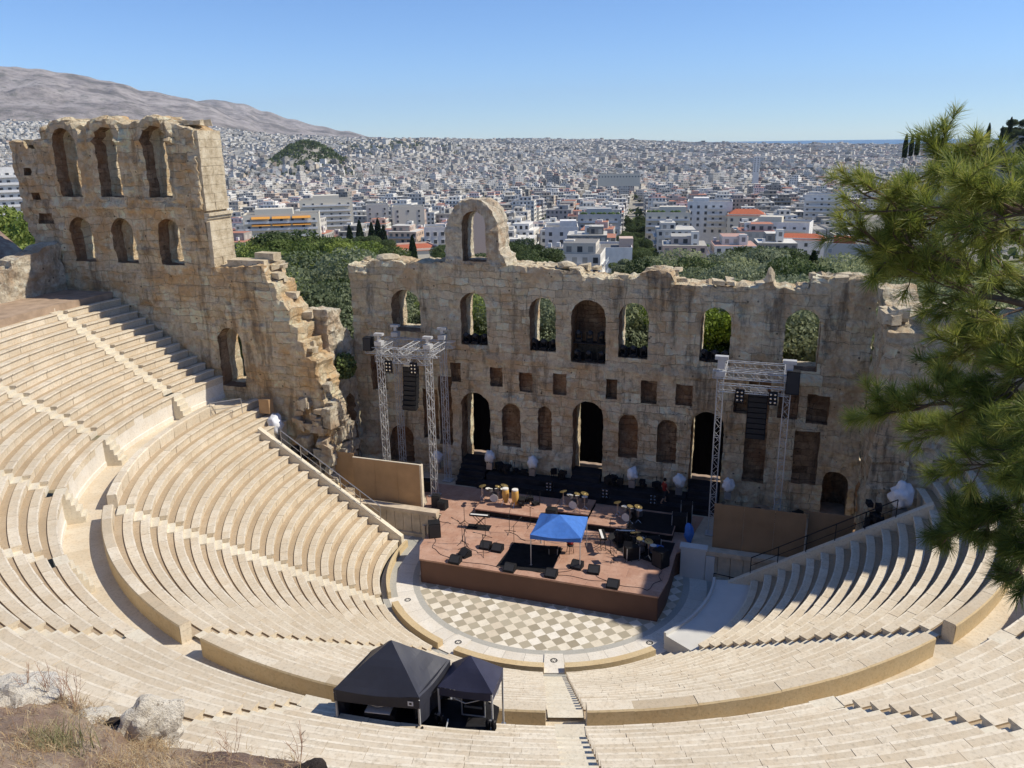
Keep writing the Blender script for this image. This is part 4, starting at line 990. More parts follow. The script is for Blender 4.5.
# ---- blue pop-up canopy
def canopy(name, lab, cat, corners, zf, ze, zapex, mats, val=.28, legs=(0, 1, 2, 3), leg_z=None, sag=.14, legmat='alu'):
    C4 = [Vector((c[0], c[1], ze)) for c in corners]; ctr = sum(C4, Vector()) / 4; ap = Vector((ctr.x, ctr.y, zapex))
    t = thing(name, lab, cat, (ctr.x, ctr.y, zf)); o = Vector((ctr.x, ctr.y, zf)); m = MB(); n = 8
    for i in range(4):
        a, b = C4[i], C4[(i + 1) % 4]; vs = []
        for r in range(n + 1):
            f = r / n
            for s in range(n + 1):
                g = s / n; p = (a.lerp(b, g)).lerp(ap, f); sg_ = sag * math.sin(PI * g) * (1 - f) * math.sin(PI * min(1, .35 + f)) + .03 * noise.noise(p * 2.2)
                p.z -= sg_ * (1.0 if f < 1 else 0) * (0 if r == 0 and s in (0, n) else 1); vs.append(p - o)
        m.add(vs, [(r * (n + 1) + s, r * (n + 1) + s + 1, (r + 1) * (n + 1) + s + 1, (r + 1) * (n + 1) + s) for r in range(n) for s in range(n)])
        q = [a - o, b - o]; vs = []
        for s in range(n + 1): 
            p = q[0].lerp(q[1], s / n); top_ = vs_top = vs and None
            e = -sag * math.sin(PI * s / n) * math.sin(PI * .35) if 0 < s < n else 0
            vs = vs or []; vs += [p + Vector((0, 0, e)), p + Vector((0, 0, -val + e * .3))]
        m.add(vs, [(2 * s, 2 * s + 2, 2 * s + 3, 2 * s + 1) for s in range(n)])
    m.build('canopy', [mats], t, smooth=False)
    for k in legs:
        c = C4[k] - o; c = c * 1.0; c.x *= .97; c.y *= .97; m = MB(); lz = 0 if leg_z is None else leg_z[k] - zf
        m.box((c.x, c.y, (c.z + lz) / 2 - .02), (.045, .045, c.z - lz - .06)); lg = m.build('leg', [M[legmat]], t)
        m = MB(); m.box((c.x, c.y, lz + .01), (.12, .12, .02)); m.build('foot', [M['steel']], lg)
    m = MB()
    for i in range(4):
        a, b = C4[i] - o, C4[(i + 1) % 4] - o; mid = (a + b) / 2; dz = Vector((0, 0, .1))
        m.tube(a * .97 - dz, mid * .97 - dz * 4, .014, n=4); m.tube(mid * .97 - dz * 4, b * .97 - dz, .014, n=4)
    for i in range(4): m.tube(C4[i] - o - dz, ap - o - dz * 1.2, .014, n=4)
    m.build('frame', [M[legmat]], t); return t
canopy('pop_up_canopy', 'bright blue pop up canopy standing on the stage', 'canopy', [(-.55, -2.3), (2.35, -1.9), (2.1, .85), (-.75, .5)], ZS, 3.55, 4.25, M['blue_cloth'])
t = thing('stool', 'small stool with red cloth under the blue canopy', 'stool', (1.3, -.2, ZS)); m = MB()
for a in range(4): m.tube((.15 * math.cos(a * PI / 2), .15 * math.sin(a * PI / 2), .5), (.22 * math.cos(a * PI / 2), .22 * math.sin(a * PI / 2), 0), .018)
m.build('legs', [M['black_paint']], t); m = MB(); m.lathe([(.2, .5), (.21, .55), (.17, .58)], n=14); m.build('seat', [M['black_paint']], t)
m = MB(); m.blob((0, .02, .66), (.2, .16, .16), 3, .4, 2); m.build('cloth', [M['red_cloth']], t)
# ---- person walking on the black tiers
def person(x, y, z, rz):
    t = thing('person', 'person in a dark red top walking along the black tiers', 'person', (x, y, z), rz)
    sk = {'pel': ((0, 0, .95), .15), 'waist': ((0, .01, 1.1), .13), 'chest': ((0, .0, 1.33), .165), 'neck': ((0, -.01, 1.5), .06), 'head0': ((0, -.03, 1.58), .085), 'head1': ((0, -.03, 1.7), .09),
          'hL': ((.09, 0, .9), .1), 'kL': ((.1, -.16, .5), .065), 'aL': ((.1, -.1, .08), .042), 'tL': ((.1, -.24, .03), .035), 'hR': ((-.09, 0, .9), .1), 'kR': ((-.1, .05, .5), .065), 'aR': ((-.1, .3, .1), .042), 'tR': ((-.1, .18, .03), .035),
          'sL': ((.19, 0, 1.42), .065), 'eL': ((.25, .08, 1.14), .045), 'wL': ((.24, -.06, .92), .03), 'sR': ((-.19, 0, 1.42), .065), 'eR': ((-.25, -.02, 1.14), .045), 'wR': ((-.25, -.16, .94), .03)}
    hands = []
    ed = [('pel', 'waist'), ('waist', 'chest'), ('chest', 'neck'), ('neck', 'head0'), ('head0', 'head1'), ('pel', 'hL'), ('hL', 'kL'), ('kL', 'aL'), ('aL', 'tL'), ('pel', 'hR'), ('hR', 'kR'), ('kR', 'aR'), ('aR', 'tR'), ('chest', 'sL'), ('sL', 'eL'), ('eL', 'wL'), ('chest', 'sR'), ('sR', 'eR'), ('eR', 'wR')]
    for s in ('L', 'R'):
        w_ = Vector(sk['w' + s][0]); pm = w_ + Vector((0, -.03, -.07)); sk['p' + s] = (tuple(pm), .028); ed.append(('w' + s, 'p' + s))
        for q in range(4):
            f1 = pm + Vector((0, -.025 + .018 * q - .01, -.045)); f2 = f1 + Vector((0, -.015, -.035)); sk['f%d%s' % (q, s)] = (tuple(f1), .009); sk['g%d%s' % (q, s)] = (tuple(f2), .007); ed += [('p' + s, 'f%d%s' % (q, s)), ('f%d%s' % (q, s), 'g%d%s' % (q, s))]
        sk['th' + s] = (tuple(w_ + Vector((0, -.07, -.07))), .009); ed.append(('w' + s, 'th' + s))
    names = list(sk); me = bpy.data.meshes.new('body'); me.from_pydata([sk[n_][0] for n_ in names], [(names.index(a), names.index(b)) for a, b in ed], [])
    tmp = bpy.data.objects.new('tmp', me); col.objects.link(tmp); md = tmp.modifiers.new('s', 'SKIN')
    for i, n_ in enumerate(names): me.skin_vertices[0].data[i].radius = (sk[n_][1],) * 2
    me.skin_vertices[0].data[0].use_root = True
    tmp.modifiers.new('d', 'SUBSURF').levels = 2
    dg = bpy.context.evaluated_depsgraph_get(); m2 = bpy.data.meshes.new_from_object(tmp.evaluated_get(dg)); bpy.data.objects.remove(tmp)
    simple('trousers', (.03, .03, .035), .85, .1)
    for mm in ('skin', 'red_cloth', 'trousers'): m2.materials.append(M[mm])
    for p in m2.polygons:
        p.use_smooth = True; z_ = p.center.z
        if abs(p.center.x) > .17 and z_ < 1.2: p.material_index = 0
        elif z_ > 1.49: p.material_index = 0
        elif z_ > .93: p.material_index = 1
        elif z_ > .42: p.material_index = 2
        else: p.material_index = 0
    b = bpy.data.objects.new('body', m2); col.objects.link(b); b.parent = t
    m = MB(); m.blob((0, .0, 1.69), (.1, .12, .12), 2, .1, 3); m.build('hair', [M['hair']], t, smooth=True)
    m = MB(); m.blob((0, -.125, 1.64), (.014, .02, .024), 1, .1, 1)
    m.build('nose', [M['skin']], t); m = MB()
    for s in (-1, 1): m.blob((s * .033, -.112, 1.675), (.012, .008, .007), 1, 0, 1)
    m.build('eyes', [M['hair']], t)
person(5.75, 7.35, 2.0, 2.2)
# ------------------------------------------------------------------ mixing position under black canopies
simple('tent_black', (.028, .030, .044), .55, .45, var=.12, scale=3)
simple('tent_navy', (.030, .032, .062), .6, .35, var=.12, scale=3)
ZP = 10.1
plat = thing('mixing_platform', 'black carpeted platform bridging the walkway under the black canopies', 'platform', (0, 0, 0))
mb = MB(); mb.prism([(1.3, -26.55), (5.72, -25.75), (5.45, -24.3), (4.3, -23.9), (1.2, -24.4)], ZP - .12, ZP); mb.build('deck', [M['black_cloth']], plat)
for x, y in ((1.4, -24.4), (3.2, -24.05), (5.2, -24.35), (4.3, -24.0)):
    mb = MB(); mb.tube((x, y, 8.0), (x, y, ZP - .12), .04); mb.build('leg', [M['steel']], plat)
TA = [(1.56, -26.43), (3.88, -26.05), (4.05, -24.35), (1.72, -24.62)]
tA = canopy('black_canopy', 'larger black peaked canopy at the mixing position among the seats', 'canopy', TA, ZP, 11.36, 12.42, M['tent_black'], .36, sag=.10)
m = MB(); a, b = Vector((TA[0][0] + .06 - (sum(c[0] for c in TA) / 4), TA[0][1] - sum(c[1] for c in TA) / 4, 0)), None
def panel(i, j, z0, z1, x0, x1, C4, ze, nm='side_panel', t=tA, off=.04):
    cx, cy = sum(c[0] for c in C4) / 4, sum(c[1] for c in C4) / 4
    a, b = Vector((C4[i][0] - cx, C4[i][1] - cy, 0)) * (1 - off), Vector((C4[j][0] - cx, C4[j][1] - cy, 0)) * (1 - off); p, q = a.lerp(b, x0), a.lerp(b, x1)
    m = MB(); nn = 10; vs = []
    for s in range(nn + 1):
        r = p.lerp(q, s / nn); w_ = Vector((-(q - p).y, (q - p).x, 0)).normalized() * .03 * math.sin(s * 1.9)
        vs += [r + w_ + Vector((0, 0, z0)), r + Vector((0, 0, z1))]
    m.add(vs, [(2 * s, 2 * s + 2, 2 * s + 3, 2 * s + 1) for s in range(nn)]); return m.build(nm, [M['tent_black']], t)
panel(2, 3, .0, 1.3, 0, 1, TA, 0); panel(3, 0, .0, 1.3, 0, 1, TA, 0); panel(1, 2, .3, 1.3, 0, 1, TA, 0)
cxA, cyA = sum(c[0] for c in TA) / 4, sum(c[1] for c in TA) / 4
m = MB(); pa, pb = Vector((TA[0][0] - cxA, TA[0][1] - cyA, 0)), Vector((TA[1][0] - cxA, TA[1][1] - cyA, 0)); c_ = pa.lerp(pb, .90); d_ = (pb - pa).normalized(); nrm = Vector((d_.y, -d_.x, 0))
c_ = c_ + nrm * .03 + Vector((0, 0, 1.06)); e_ = d_ * .075
m.add([c_ - e_ - Vector((0, 0, .07)), c_ + e_ - Vector((0, 0, .07)), c_ + e_ + Vector((0, 0, .07)), c_ - e_ + Vector((0, 0, .07))], [(0, 1, 2, 3)]); lg = m.build('white_badge', [M['white_cover']], tA)
m = MB(); c2 = c_ + nrm * .004; e2 = e_ * .45
m.add([c2 - e2 - Vector((0, 0, .03)), c2 + e2 - Vector((0, 0, .03)), c2 + e2 + Vector((0, 0, .03)), c2 - e2 + Vector((0, 0, .03))], [(0, 1, 2, 3)]); m.build('badge_mark', [M['black_cloth']], lg)
TC = [(4.1, -25.38), (5.6, -25.2), (5.52, -24.1), (4.08, -24.3)]
tC = canopy('black_canopy', 'smaller navy black canopy right of the larger one', 'canopy', TC, ZP, 11.25, 11.95, M['tent_navy'], .26, leg_z=(ZP, ZP, 9.4, 9.4), sag=.06)
for i, ((x, y), lab) in enumerate(zip(((1.6, -26.46), (3.86, -26.1), (4.15, -25.45), (5.56, -25.27)), ('left front leg of the larger black canopy', 'right front leg of the larger black canopy', 'left front leg of the smaller navy canopy', 'right front leg of the smaller navy canopy'))):
    t = thing('weight_bag', 'black weight bag strapped to the ' + lab, 'weight bag', (x, y, ZP)); m = MB()
    for s in (-1, 1): m.blob((s * .08, 0, .19), (.075, .08, .2), i + s, .3, 2)
    m.build('bag', [M['black_cloth']], t, smooth=True); m = MB(); m.box((0, 0, .33), (.24, .06, .035)); m.build('strap', [M['steel']], t)
# rack, desk and laptop under the canopies
t = thing('equipment_rack', 'open black equipment rack with silver edges under the smaller canopy', 'rack', (4.9, -24.85, ZP), .13)
m = MB(); m.box((0, .25, .45), (.62, .5, .9)); m.build('cabinet', [M['black_paint']], t)
m = MB()
for s in (-1, 1): m.box((s * .32, 0, .45), (.03, .03, .92))
for z in (.02, .62, .91): m.box((0, -.01, z), (.62, .03, .03))
m.build('rack_rail', [M['alu']], t)
for z in (.3, .74): m = MB(); m.box((0, -.02, z), (.5, .03, .05)); m.build('module', [M['steel']], t)
t = thing('rack_tray', 'flat black tray on the step in front of the rack', 'tray', (4.95, -25.45, ZP), .13)
m = MB(); m.box((0, 0, .03), (1.1, .45, .06)); m.build('base', [M['black_paint']], t); m = MB(); m.tube((-.55, -.2, .06), (-.55, .1, .22), .02); m.build('handle', [M['alu']], t)
t = thing('mixing_desk', 'dark mixing desk standing under the larger black canopy', 'mixing desk', (2.75, -25.2, ZP), .12)
m = MB(); m.box((0, 0, .62), (1.5, .7, .14), M=Matrix.Rotation(.12, 4, 'X')); m.build('console', [M['black_paint']], t)
m = MB()
for a in (-1, 1):
    for b in (-1, 1): m.tube((a * .65, b * .28, 0), (a * .65, b * .28, .58), .03)
m.build('stand', [M['steel']], t)
m = MB(); m.box((2.6, -25.9, ZP + .5), (.7, .4, .03), .15); tag(m.build('paper_sheets', [M['white_cover']]), 'pale sheets lying on a case under the larger canopy', 'paper')
m = MB(); m.box((2.65, -25.85, ZP + .24), (.85, .5, .48), .15); tag(m.build('black_case', [M['black_paint']]), 'low black case under the front edge of the larger canopy', 'case')
# ------------------------------------------------------------------ terrain, sea, mountains
OX, OY = CO.x, CO.y
FH = Vector((CF.x, CF.y)).normalized(); RH = Vector((FH.y, -FH.x))
def polar(x, y):
    dx, dy = x - OX, y - OY; f = dx * FH.x + dy * FH.y; r = dx * RH.x + dy * RH.y
    return math.hypot(dx, dy), math.atan2(r, f)
def world(d, a):
    v = FH * math.cos(a) + RH * math.sin(a); return OX + v.x * d, OY + v.y * d
def lerp_tab(tab, x):
    if x <= tab[0][0]: return tab[0][1]
    for (a, b), (c, d) in zip(tab, tab[1:]):
        if x <= c:
            t = (x - a) / (c - a); t = t * t * (3 - 2 * t); return b + (d - b) * t
    return tab[-1][1]
NEAR = [(0, -1.5), (75, -1.5), (110, -5), (150, -12), (260, -22), (500, -38), (1000, -55), (2000, -64), (3000, -60)]
FAR = [(-.75, 140), (-.56, 175), (-.47, 170), (-.36, 130), (-.25, 64), (-.14, 30), (0, 17), (.11, 2), (.22, -28), (.34, -52), (.47, -60), (.75, -62)]
def terr(x, y):
    d, a = polar(x, y); z = lerp_tab(NEAR, d)
    if d > 2200:
        t = min(1, (d - 2200) / 4300); t = t * t * (3 - 2 * t); z = z + (lerp_tab(FAR, a) - z) * t
        if d > 6800 and a > -.3: z -= (d - 6800) * .09 * min(1, (a + .3) / .2)
    z += 88 * math.exp(-((d - 2300) / 330) ** 2 - ((a + .237) / .047) ** 2) + 52 * math.exp(-((d - 3900) / 500) ** 2 - ((a + .13) / .085) ** 2)
    if d > 700: z += 5 * noise.noise(Vector((x / 420, y / 420, 2)))
    z += 88 * math.exp(-((d - 620) / 170) ** 2 - ((a - .62) / .13) ** 2)          # wooded hill beyond the right edge
    return z
k = NT('city_ground'); P = k.pos()
c = k.ramp(k.noise(P, .02, 6, .7), [(.35, (.24, .225, .195)), (.5, (.34, .315, .27)), (.62, (.20, .20, .13)), (.75, (.38, .345, .29))])
nr = k.ramp(k.noise(P, .5, 5, .65), [(.3, (.20, .165, .10)), (.55, (.30, .25, .16)), (.75, (.12, .13, .055))])
sp_ = k.n('ShaderNodeSeparateXYZ'); k.l(P, sp_.inputs[0]); ln = k.n('ShaderNodeVectorMath', operation='LENGTH'); k.l(P, ln.inputs[0])
M['city_ground'] = k.fin(k.mix(k.math('MULTIPLY', k.math('GREATER_THAN', sp_.outputs[0], 200), k.math('LESS_THAN', ln.outputs['Value'], 900)), k.mix(k.math('LESS_THAN', ln.outputs['Value'], 170), c, nr), nr), .95, .1)
ds = [46]
while ds[-1] < 8600: ds.append(ds[-1] * 1.055 + 1)
na = 150; mb = MB(); vs = []; aa = [-.95 + 1.9 * i / na for i in range(na + 1)]
for d in ds:
    for a in aa:
        x, y = world(d, a); vs.append((x, y, terr(x, y)))
fs = []
for i in range(len(ds) - 1):
    for j in range(na):
        q = (i * (na + 1) + j, i * (na + 1) + j + 1, (i + 1) * (na + 1) + j + 1, (i + 1) * (na + 1) + j)
        fs.append(q)
mb.add(vs, fs)
tag(mb.build('ground', [M['city_ground']], smooth=True), kind='structure')
mb = MB(); mb.add([(-400, -300, -3.2), (400, -300, -3.2), (400, 60, -3.2), (-400, 60, -3.2)], [(0, 1, 2, 3)])
tag(mb.build('valley_floor', [M['city_ground']]), kind='structure')
mb = MB(); mb.add([(-20800, -20800, -130), (20800, -20800, -130), (20800, 20800, -130), (-20800, 20800, -130)], [(0, 1, 2, 3)])
tag(mb.build('lower_plain', [M['city_ground']]), kind='structure')
k = NT('sea_water'); k.bump(k.noise(k.pos(), .02, 4), .2, 1); M['sea_water'] = k.fin((.02, .10, .19), .3, .5)
mb = MB(); R_ = 27500; pts = [(OX, OY, -101)]
x0, y0 = world(6500, -.2); x1, y1 = world(20500, -.2); x2, y2 = world(20500, .95); x3, y3 = world(6500, .95); x4, y4 = world(20500, .35)
mb.add([(x0, y0, -101), (x1, y1, -101), (x4, y4, -101), (x2, y2, -101), (x3, y3, -101)], [(0, 1, 2, 3, 4)])
tag(mb.build('sea', [M['sea_water']]), kind='structure')
# mountains: long bare ridge at left, lower spur behind it
k = NT('mountain_rock'); P = k.pos()
c = k.ramp(k.noise(P, .0022, 12, .74), [(.40, (.15, .13, .115)), (.47, (.27, .235, .215)), (.53, (.36, .315, .29)), (.66, (.45, .405, .375))])
c = k.mix(k.ramp(k.noise(P, .012, 8, .78), [(.50, (0, 0, 0)), (.62, (.85, .85, .85))]), c, (.12, .115, .085))
k.bump(k.noise(P, .006, 10, .78), 1.0, 28)
M['mountain_rock'] = k.fin(c, .95, .05)
def ridge(name, prof, d0, dtop, d1, seed):
    a0, a1 = prof[0][0], prof[-1][0]; na, nd = 260, 70; vs = []
    for i in range(nd + 1):
        t = i / nd; d = d0 + (d1 - d0) * t
        for j in range(na + 1):
            a = a0 + (a1 - a0) * j / na; zt = lerp_tab(prof, a); zb = lerp_tab(FAR, a) - 30
            u = (d - d0) / (dtop - d0) if d < dtop else 1 - (d - dtop) / (d1 - dtop)
            x, y = world(d, a); v = Vector((x / 900, y / 900, seed))
            rg = noise.fractal(v, .9, 2.1, 7)
            gul = abs(noise.noise(Vector((x / 520 + .3 * rg, y / 900, seed + 4)))) - .25
            h = u ** .85; z = zb + (zt - zb) * h + (zt - zb) * (.11 * rg - .20 * gul) * math.sin(PI * min(1, u)) ** .8 * 1.0
            z += 12 * noise.noise(Vector((a * 90, d / 300, seed))) * h
            vs.append((x, y, z))
    mb = MB(); mb.add(vs, [(i * (na + 1) + j, i * (na + 1) + j + 1, (i + 1) * (na + 1) + j + 1, (i + 1) * (na + 1) + j) for i in range(nd) for j in range(na)])
    tag(mb.build(name, [M['mountain_rock']], smooth=True), kind='structure')
def prof_px(pts, d):
    out = []
    for u, v in pts:
        r = CF + CR * ((u - 512) / FPX) - CU * ((v - 384) / FPX); f = r.x * FH.x + r.y * FH.y; s = r.x * RH.x + r.y * RH.y
        out.append((math.atan2(s, f), CO.z + d * r.z / math.hypot(r.x, r.y)))
    return out
ridge('mountain', prof_px([(-420, 90), (-250, 72), (-100, 66), (0, 66), (35, 68), (70, 73), (110, 81), (150, 91), (185, 98), (205, 104), (240, 119), (280, 138), (330, 152)], 9000), 6300, 9000, 12500, 3.1)
ridge('far_mountain', prof_px([(60, 118), (140, 108), (190, 101), (215, 99.5), (240, 103), (265, 111), (290, 119), (320, 126), (345, 131), (372, 137), (400, 143)], 11500), 8500, 11500, 14500, 8.7)

# ------------------------------------------------------------------ city
k = NT('facade'); uv = k.n('ShaderNodeUVMap', uv_map='UVMap').outputs[0]; sp = k.n('ShaderNodeSeparateXYZ'); k.l(uv, sp.inputs[0])
t = k.attr('tone')
base = k.ramp(t, [(0, (.22, .205, .18)), (.14, (.34, .315, .27)), (.28, (.52, .485, .42)), (.45, (.64, .605, .53)), (.62, (.80, .765, .69)), (.78, (.82, .79, .73)), (.86, (.64, .53, .38)), (.93, (.56, .40, .30)), (1, (.36, .37, .38))])
fu = k.math('FRACT', k.math('DIVIDE', sp.outputs[0], 2.9)); fv = k.math('FRACT', k.math('DIVIDE', sp.outputs[1], 3.1))
win = k.math('MULTIPLY', k.math('MULTIPLY', k.math('GREATER_THAN', fu, .30), k.math('LESS_THAN', fu, .78)), k.math('MULTIPLY', k.math('GREATER_THAN', fv, .22), k.math('LESS_THAN', fv, .72)))
cb = k.n('ShaderNodeCombineXYZ'); k.l(k.math('FLOOR', k.math('DIVIDE', sp.outputs[0], 2.9)), cb.inputs[0]); k.l(k.math('FLOOR', k.math('DIVIDE', sp.outputs[1], 3.1)), cb.inputs[1]); k.l(t, cb.inputs[2])
wn = k.n('ShaderNodeTexWhiteNoise'); k.l(cb.outputs[0], wn.inputs['Vector'])
wc = k.ramp(wn.outputs['Value'], [(0, (.035, .04, .045)), (.5, (.08, .085, .09)), (.72, (.24, .23, .21)), (.9, (.45, .42, .36))])
dirt = k.noise(k.pos(), .25, 4, .6); base = k.mix(k.ramp(dirt, [(.45, (0, 0, 0)), (.75, (.35, .35, .35))]), base, (.36, .34, .31))
M['facade'] = k.fin(k.mix(win, base, wc), .75, .25)
k = NT('roof'); t = k.attr('tone'); n_ = k.noise(k.pos(), .4, 4, .6)
c = k.ramp(t, [(0, (.18, .17, .155)), (.22, (.33, .31, .275)), (.42, (.50, .475, .42)), (.82, (.74, .71, .64)), (.86, (.40, .15, .09)), (.93, (.45, .19, .11)), (.95, (.33, .34, .33)), (1, (.5, .5, .48))])
M['roof'] = k.fin(k.mix(k.ramp(n_, [(.4, (0, 0, 0)), (.75, (.4, .4, .4))]), c, (.30, .29, .27)), .85, .2)
simple('balcony_white', (.70, .69, .66), .7, .2, var=.08); simple('awning_orange', (.62, .30, .07), .8, .1); simple('window_dark', (.075, .08, .085), .3, .5, var=.3); simple('shutter_grey', (.30, .33, .36), .6, .3)
simple('tile_red', (.42, .13, .07), .8, .1, var=.25); simple('wall_plain_white', (.74, .715, .67), .7, .2, var=.12, scale=.5); simple('wall_plain_pink', (.62, .46, .36), .75, .2, var=.06); simple('wall_plain_grey', (.50, .49, .46), .75, .2, var=.06); simple('wall_cream', (.68, .62, .50), .75, .2, var=.06); simple('plant_green', (.07, .11, .035), .8, .1, var=.4)
def bbox(mb, cx, cy, z0, z1, w_, d_, rz, tone, rtone, wall_mi=0, roof_mi=1, bottom=False):
    """box with facade UVs in metres"""
    c, s = math.cos(rz), math.sin(rz); co = [(-w_ / 2, -d_ / 2), (w_ / 2, -d_ / 2), (w_ / 2, d_ / 2), (-w_ / 2, d_ / 2)]
    P_ = [(cx + x * c - y * s, cy + x * s + y * c) for x, y in co]; vs = [(x, y, z0) for x, y in P_] + [(x, y, z1) for x, y in P_]
    h = z1 - z0; off = rnd.random() * 2
    for i in range(4):
        j = (i + 1) % 4; L = w_ if i % 2 == 0 else d_; k_ = max(1, round(L / 2.9)); U = k_ * 2.9
        mb.add([vs[i], vs[j], vs[j + 4], vs[i + 4]], [(0, 1, 2, 3)], wall_mi, [[(0, -h), (U, -h), (U, 0), (0, 0)]], tone)
    mb.add(vs[4:], [(0, 1, 2, 3)], roof_mi, None, rtone)
def bldg(mb, cx, cy, z0, h, w_, d_, rz, detail, tone, rtone, seed):
    c, s = math.cos(rz), math.sin(rz); L = lambda x, y: (cx + x * c - y * s, cy + x * s + y * c)
    bbox(mb, cx, cy, z0 - 6, z0 + h, w_, d_, rz, tone, rtone)
    if detail >= 1:                                                  # penthouse and stair head
        pw, pd = w_ * (.35 + .35 * H(seed, 1)), d_ * (.4 + .3 * H(seed, 2)); x, y = L((H(seed, 3) - .5) * (w_ - pw) * .8, (H(seed, 4) - .5) * (d_ - pd) * .8)
        bbox(mb, x, y, z0 + h, z0 + h + 2.8, pw, pd, rz, min(1, tone + .03), rtone)
    if detail >= 2:
        x, y = L((H(seed, 5) - .5) * w_ * .6, (H(seed, 6) - .5) * d_ * .6); bbox(mb, x, y, z0 + h, z0 + h + 2.6 + 2 * H(seed, 7), 2.6, 2.6, rz, .6, .5)
        for q in range(int(3 * H(seed, 8)) + 1):
            x, y = L((H(seed, 9, q) - .5) * w_ * .85, (H(seed, 10, q) - .5) * d_ * .85); mb.box((x, y, z0 + h + .7), (1.0, 1.0, 1.2), rz, 2)
        nf = int(h / 3.1)
        for f in range(1, nf + 1):                                   # balconies: slab plus solid parapet
            zf = z0 + h - f * 3.1
            for side in (0, 1, 2, 3):
                if H(seed, side, 20) < .45: continue
                LL = (w_ if side % 2 == 0 else d_) * (.55 + .4 * H(seed, side, 21)); o = (d_ if side % 2 == 0 else w_) / 2 + .6
                ox, oy = [(0, -o), (o, 0), (0, o), (-o, 0)][side]; x, y = L(ox, oy); r2 = rz + (0 if side % 2 == 0 else PI / 2)
                mb.box((x, y, zf - .08), (LL, 1.2, .16), r2, 2)
                ex, ey = [(0, -.57), (.57, 0), (0, .57), (-.57, 0)][side]; x, y = L(ox + ex, oy + ey); mb.box((x, y, zf + .42), (LL, .07, .84), r2, 2 if H(seed, side, 22) > .4 else 3)
MATS = [M['facade'], M['roof'], M['balcony_white'], M['shutter_grey']]
# clear sight zones kept for trees (in polar terms) and the street that runs straight away from the theatre
STREET = polar(*at(636, 215, 500).xy)[1]
sdir = FH * math.cos(STREET) + RH * math.sin(STREET); sper = Vector((sdir.y, -sdir.x))
def in_view(a, m=.03): return -.60 - m < a < .60 + m
cands = []
# near district: street grid aligned with that street
for i in range(0, 75):
    for j in range(-46, 47):
        al = 205 + i * 17.5; la = j * 17.0
        if (i % 4) == 3: continue                                     # cross street
        if j % 4 == 0: continue                                       # long streets (lateral 0 is the dark street)
        x = OX + sdir.x * al + sper.x * la; y = OY + sdir.y * al + sper.y * la; d, a = polar(x, y)
        if not in_view(a) or d > 1150 or d < 215: continue
        u = 512 + FPX * math.tan(a) / 1.0
        if d < 330 and (u < 215 or (u < 560)): continue               # wooded slope left of the street
        if d < 280 and u > 655: continue                              # olive grove on the right
        if d < 420 and 250 < u < 470: continue
        if a > .40 and d < 900: continue
        if H(i, j, 31) < .06: continue
        cands.append((d, x, y, a))
cands.sort()
rzs = math.atan2(sdir.y, sdir.x) - PI / 2
SPECIAL = []
def clear(x, y): return all(math.hypot(x - sx, y - sy) > r for sx, sy, r in SPECIAL)
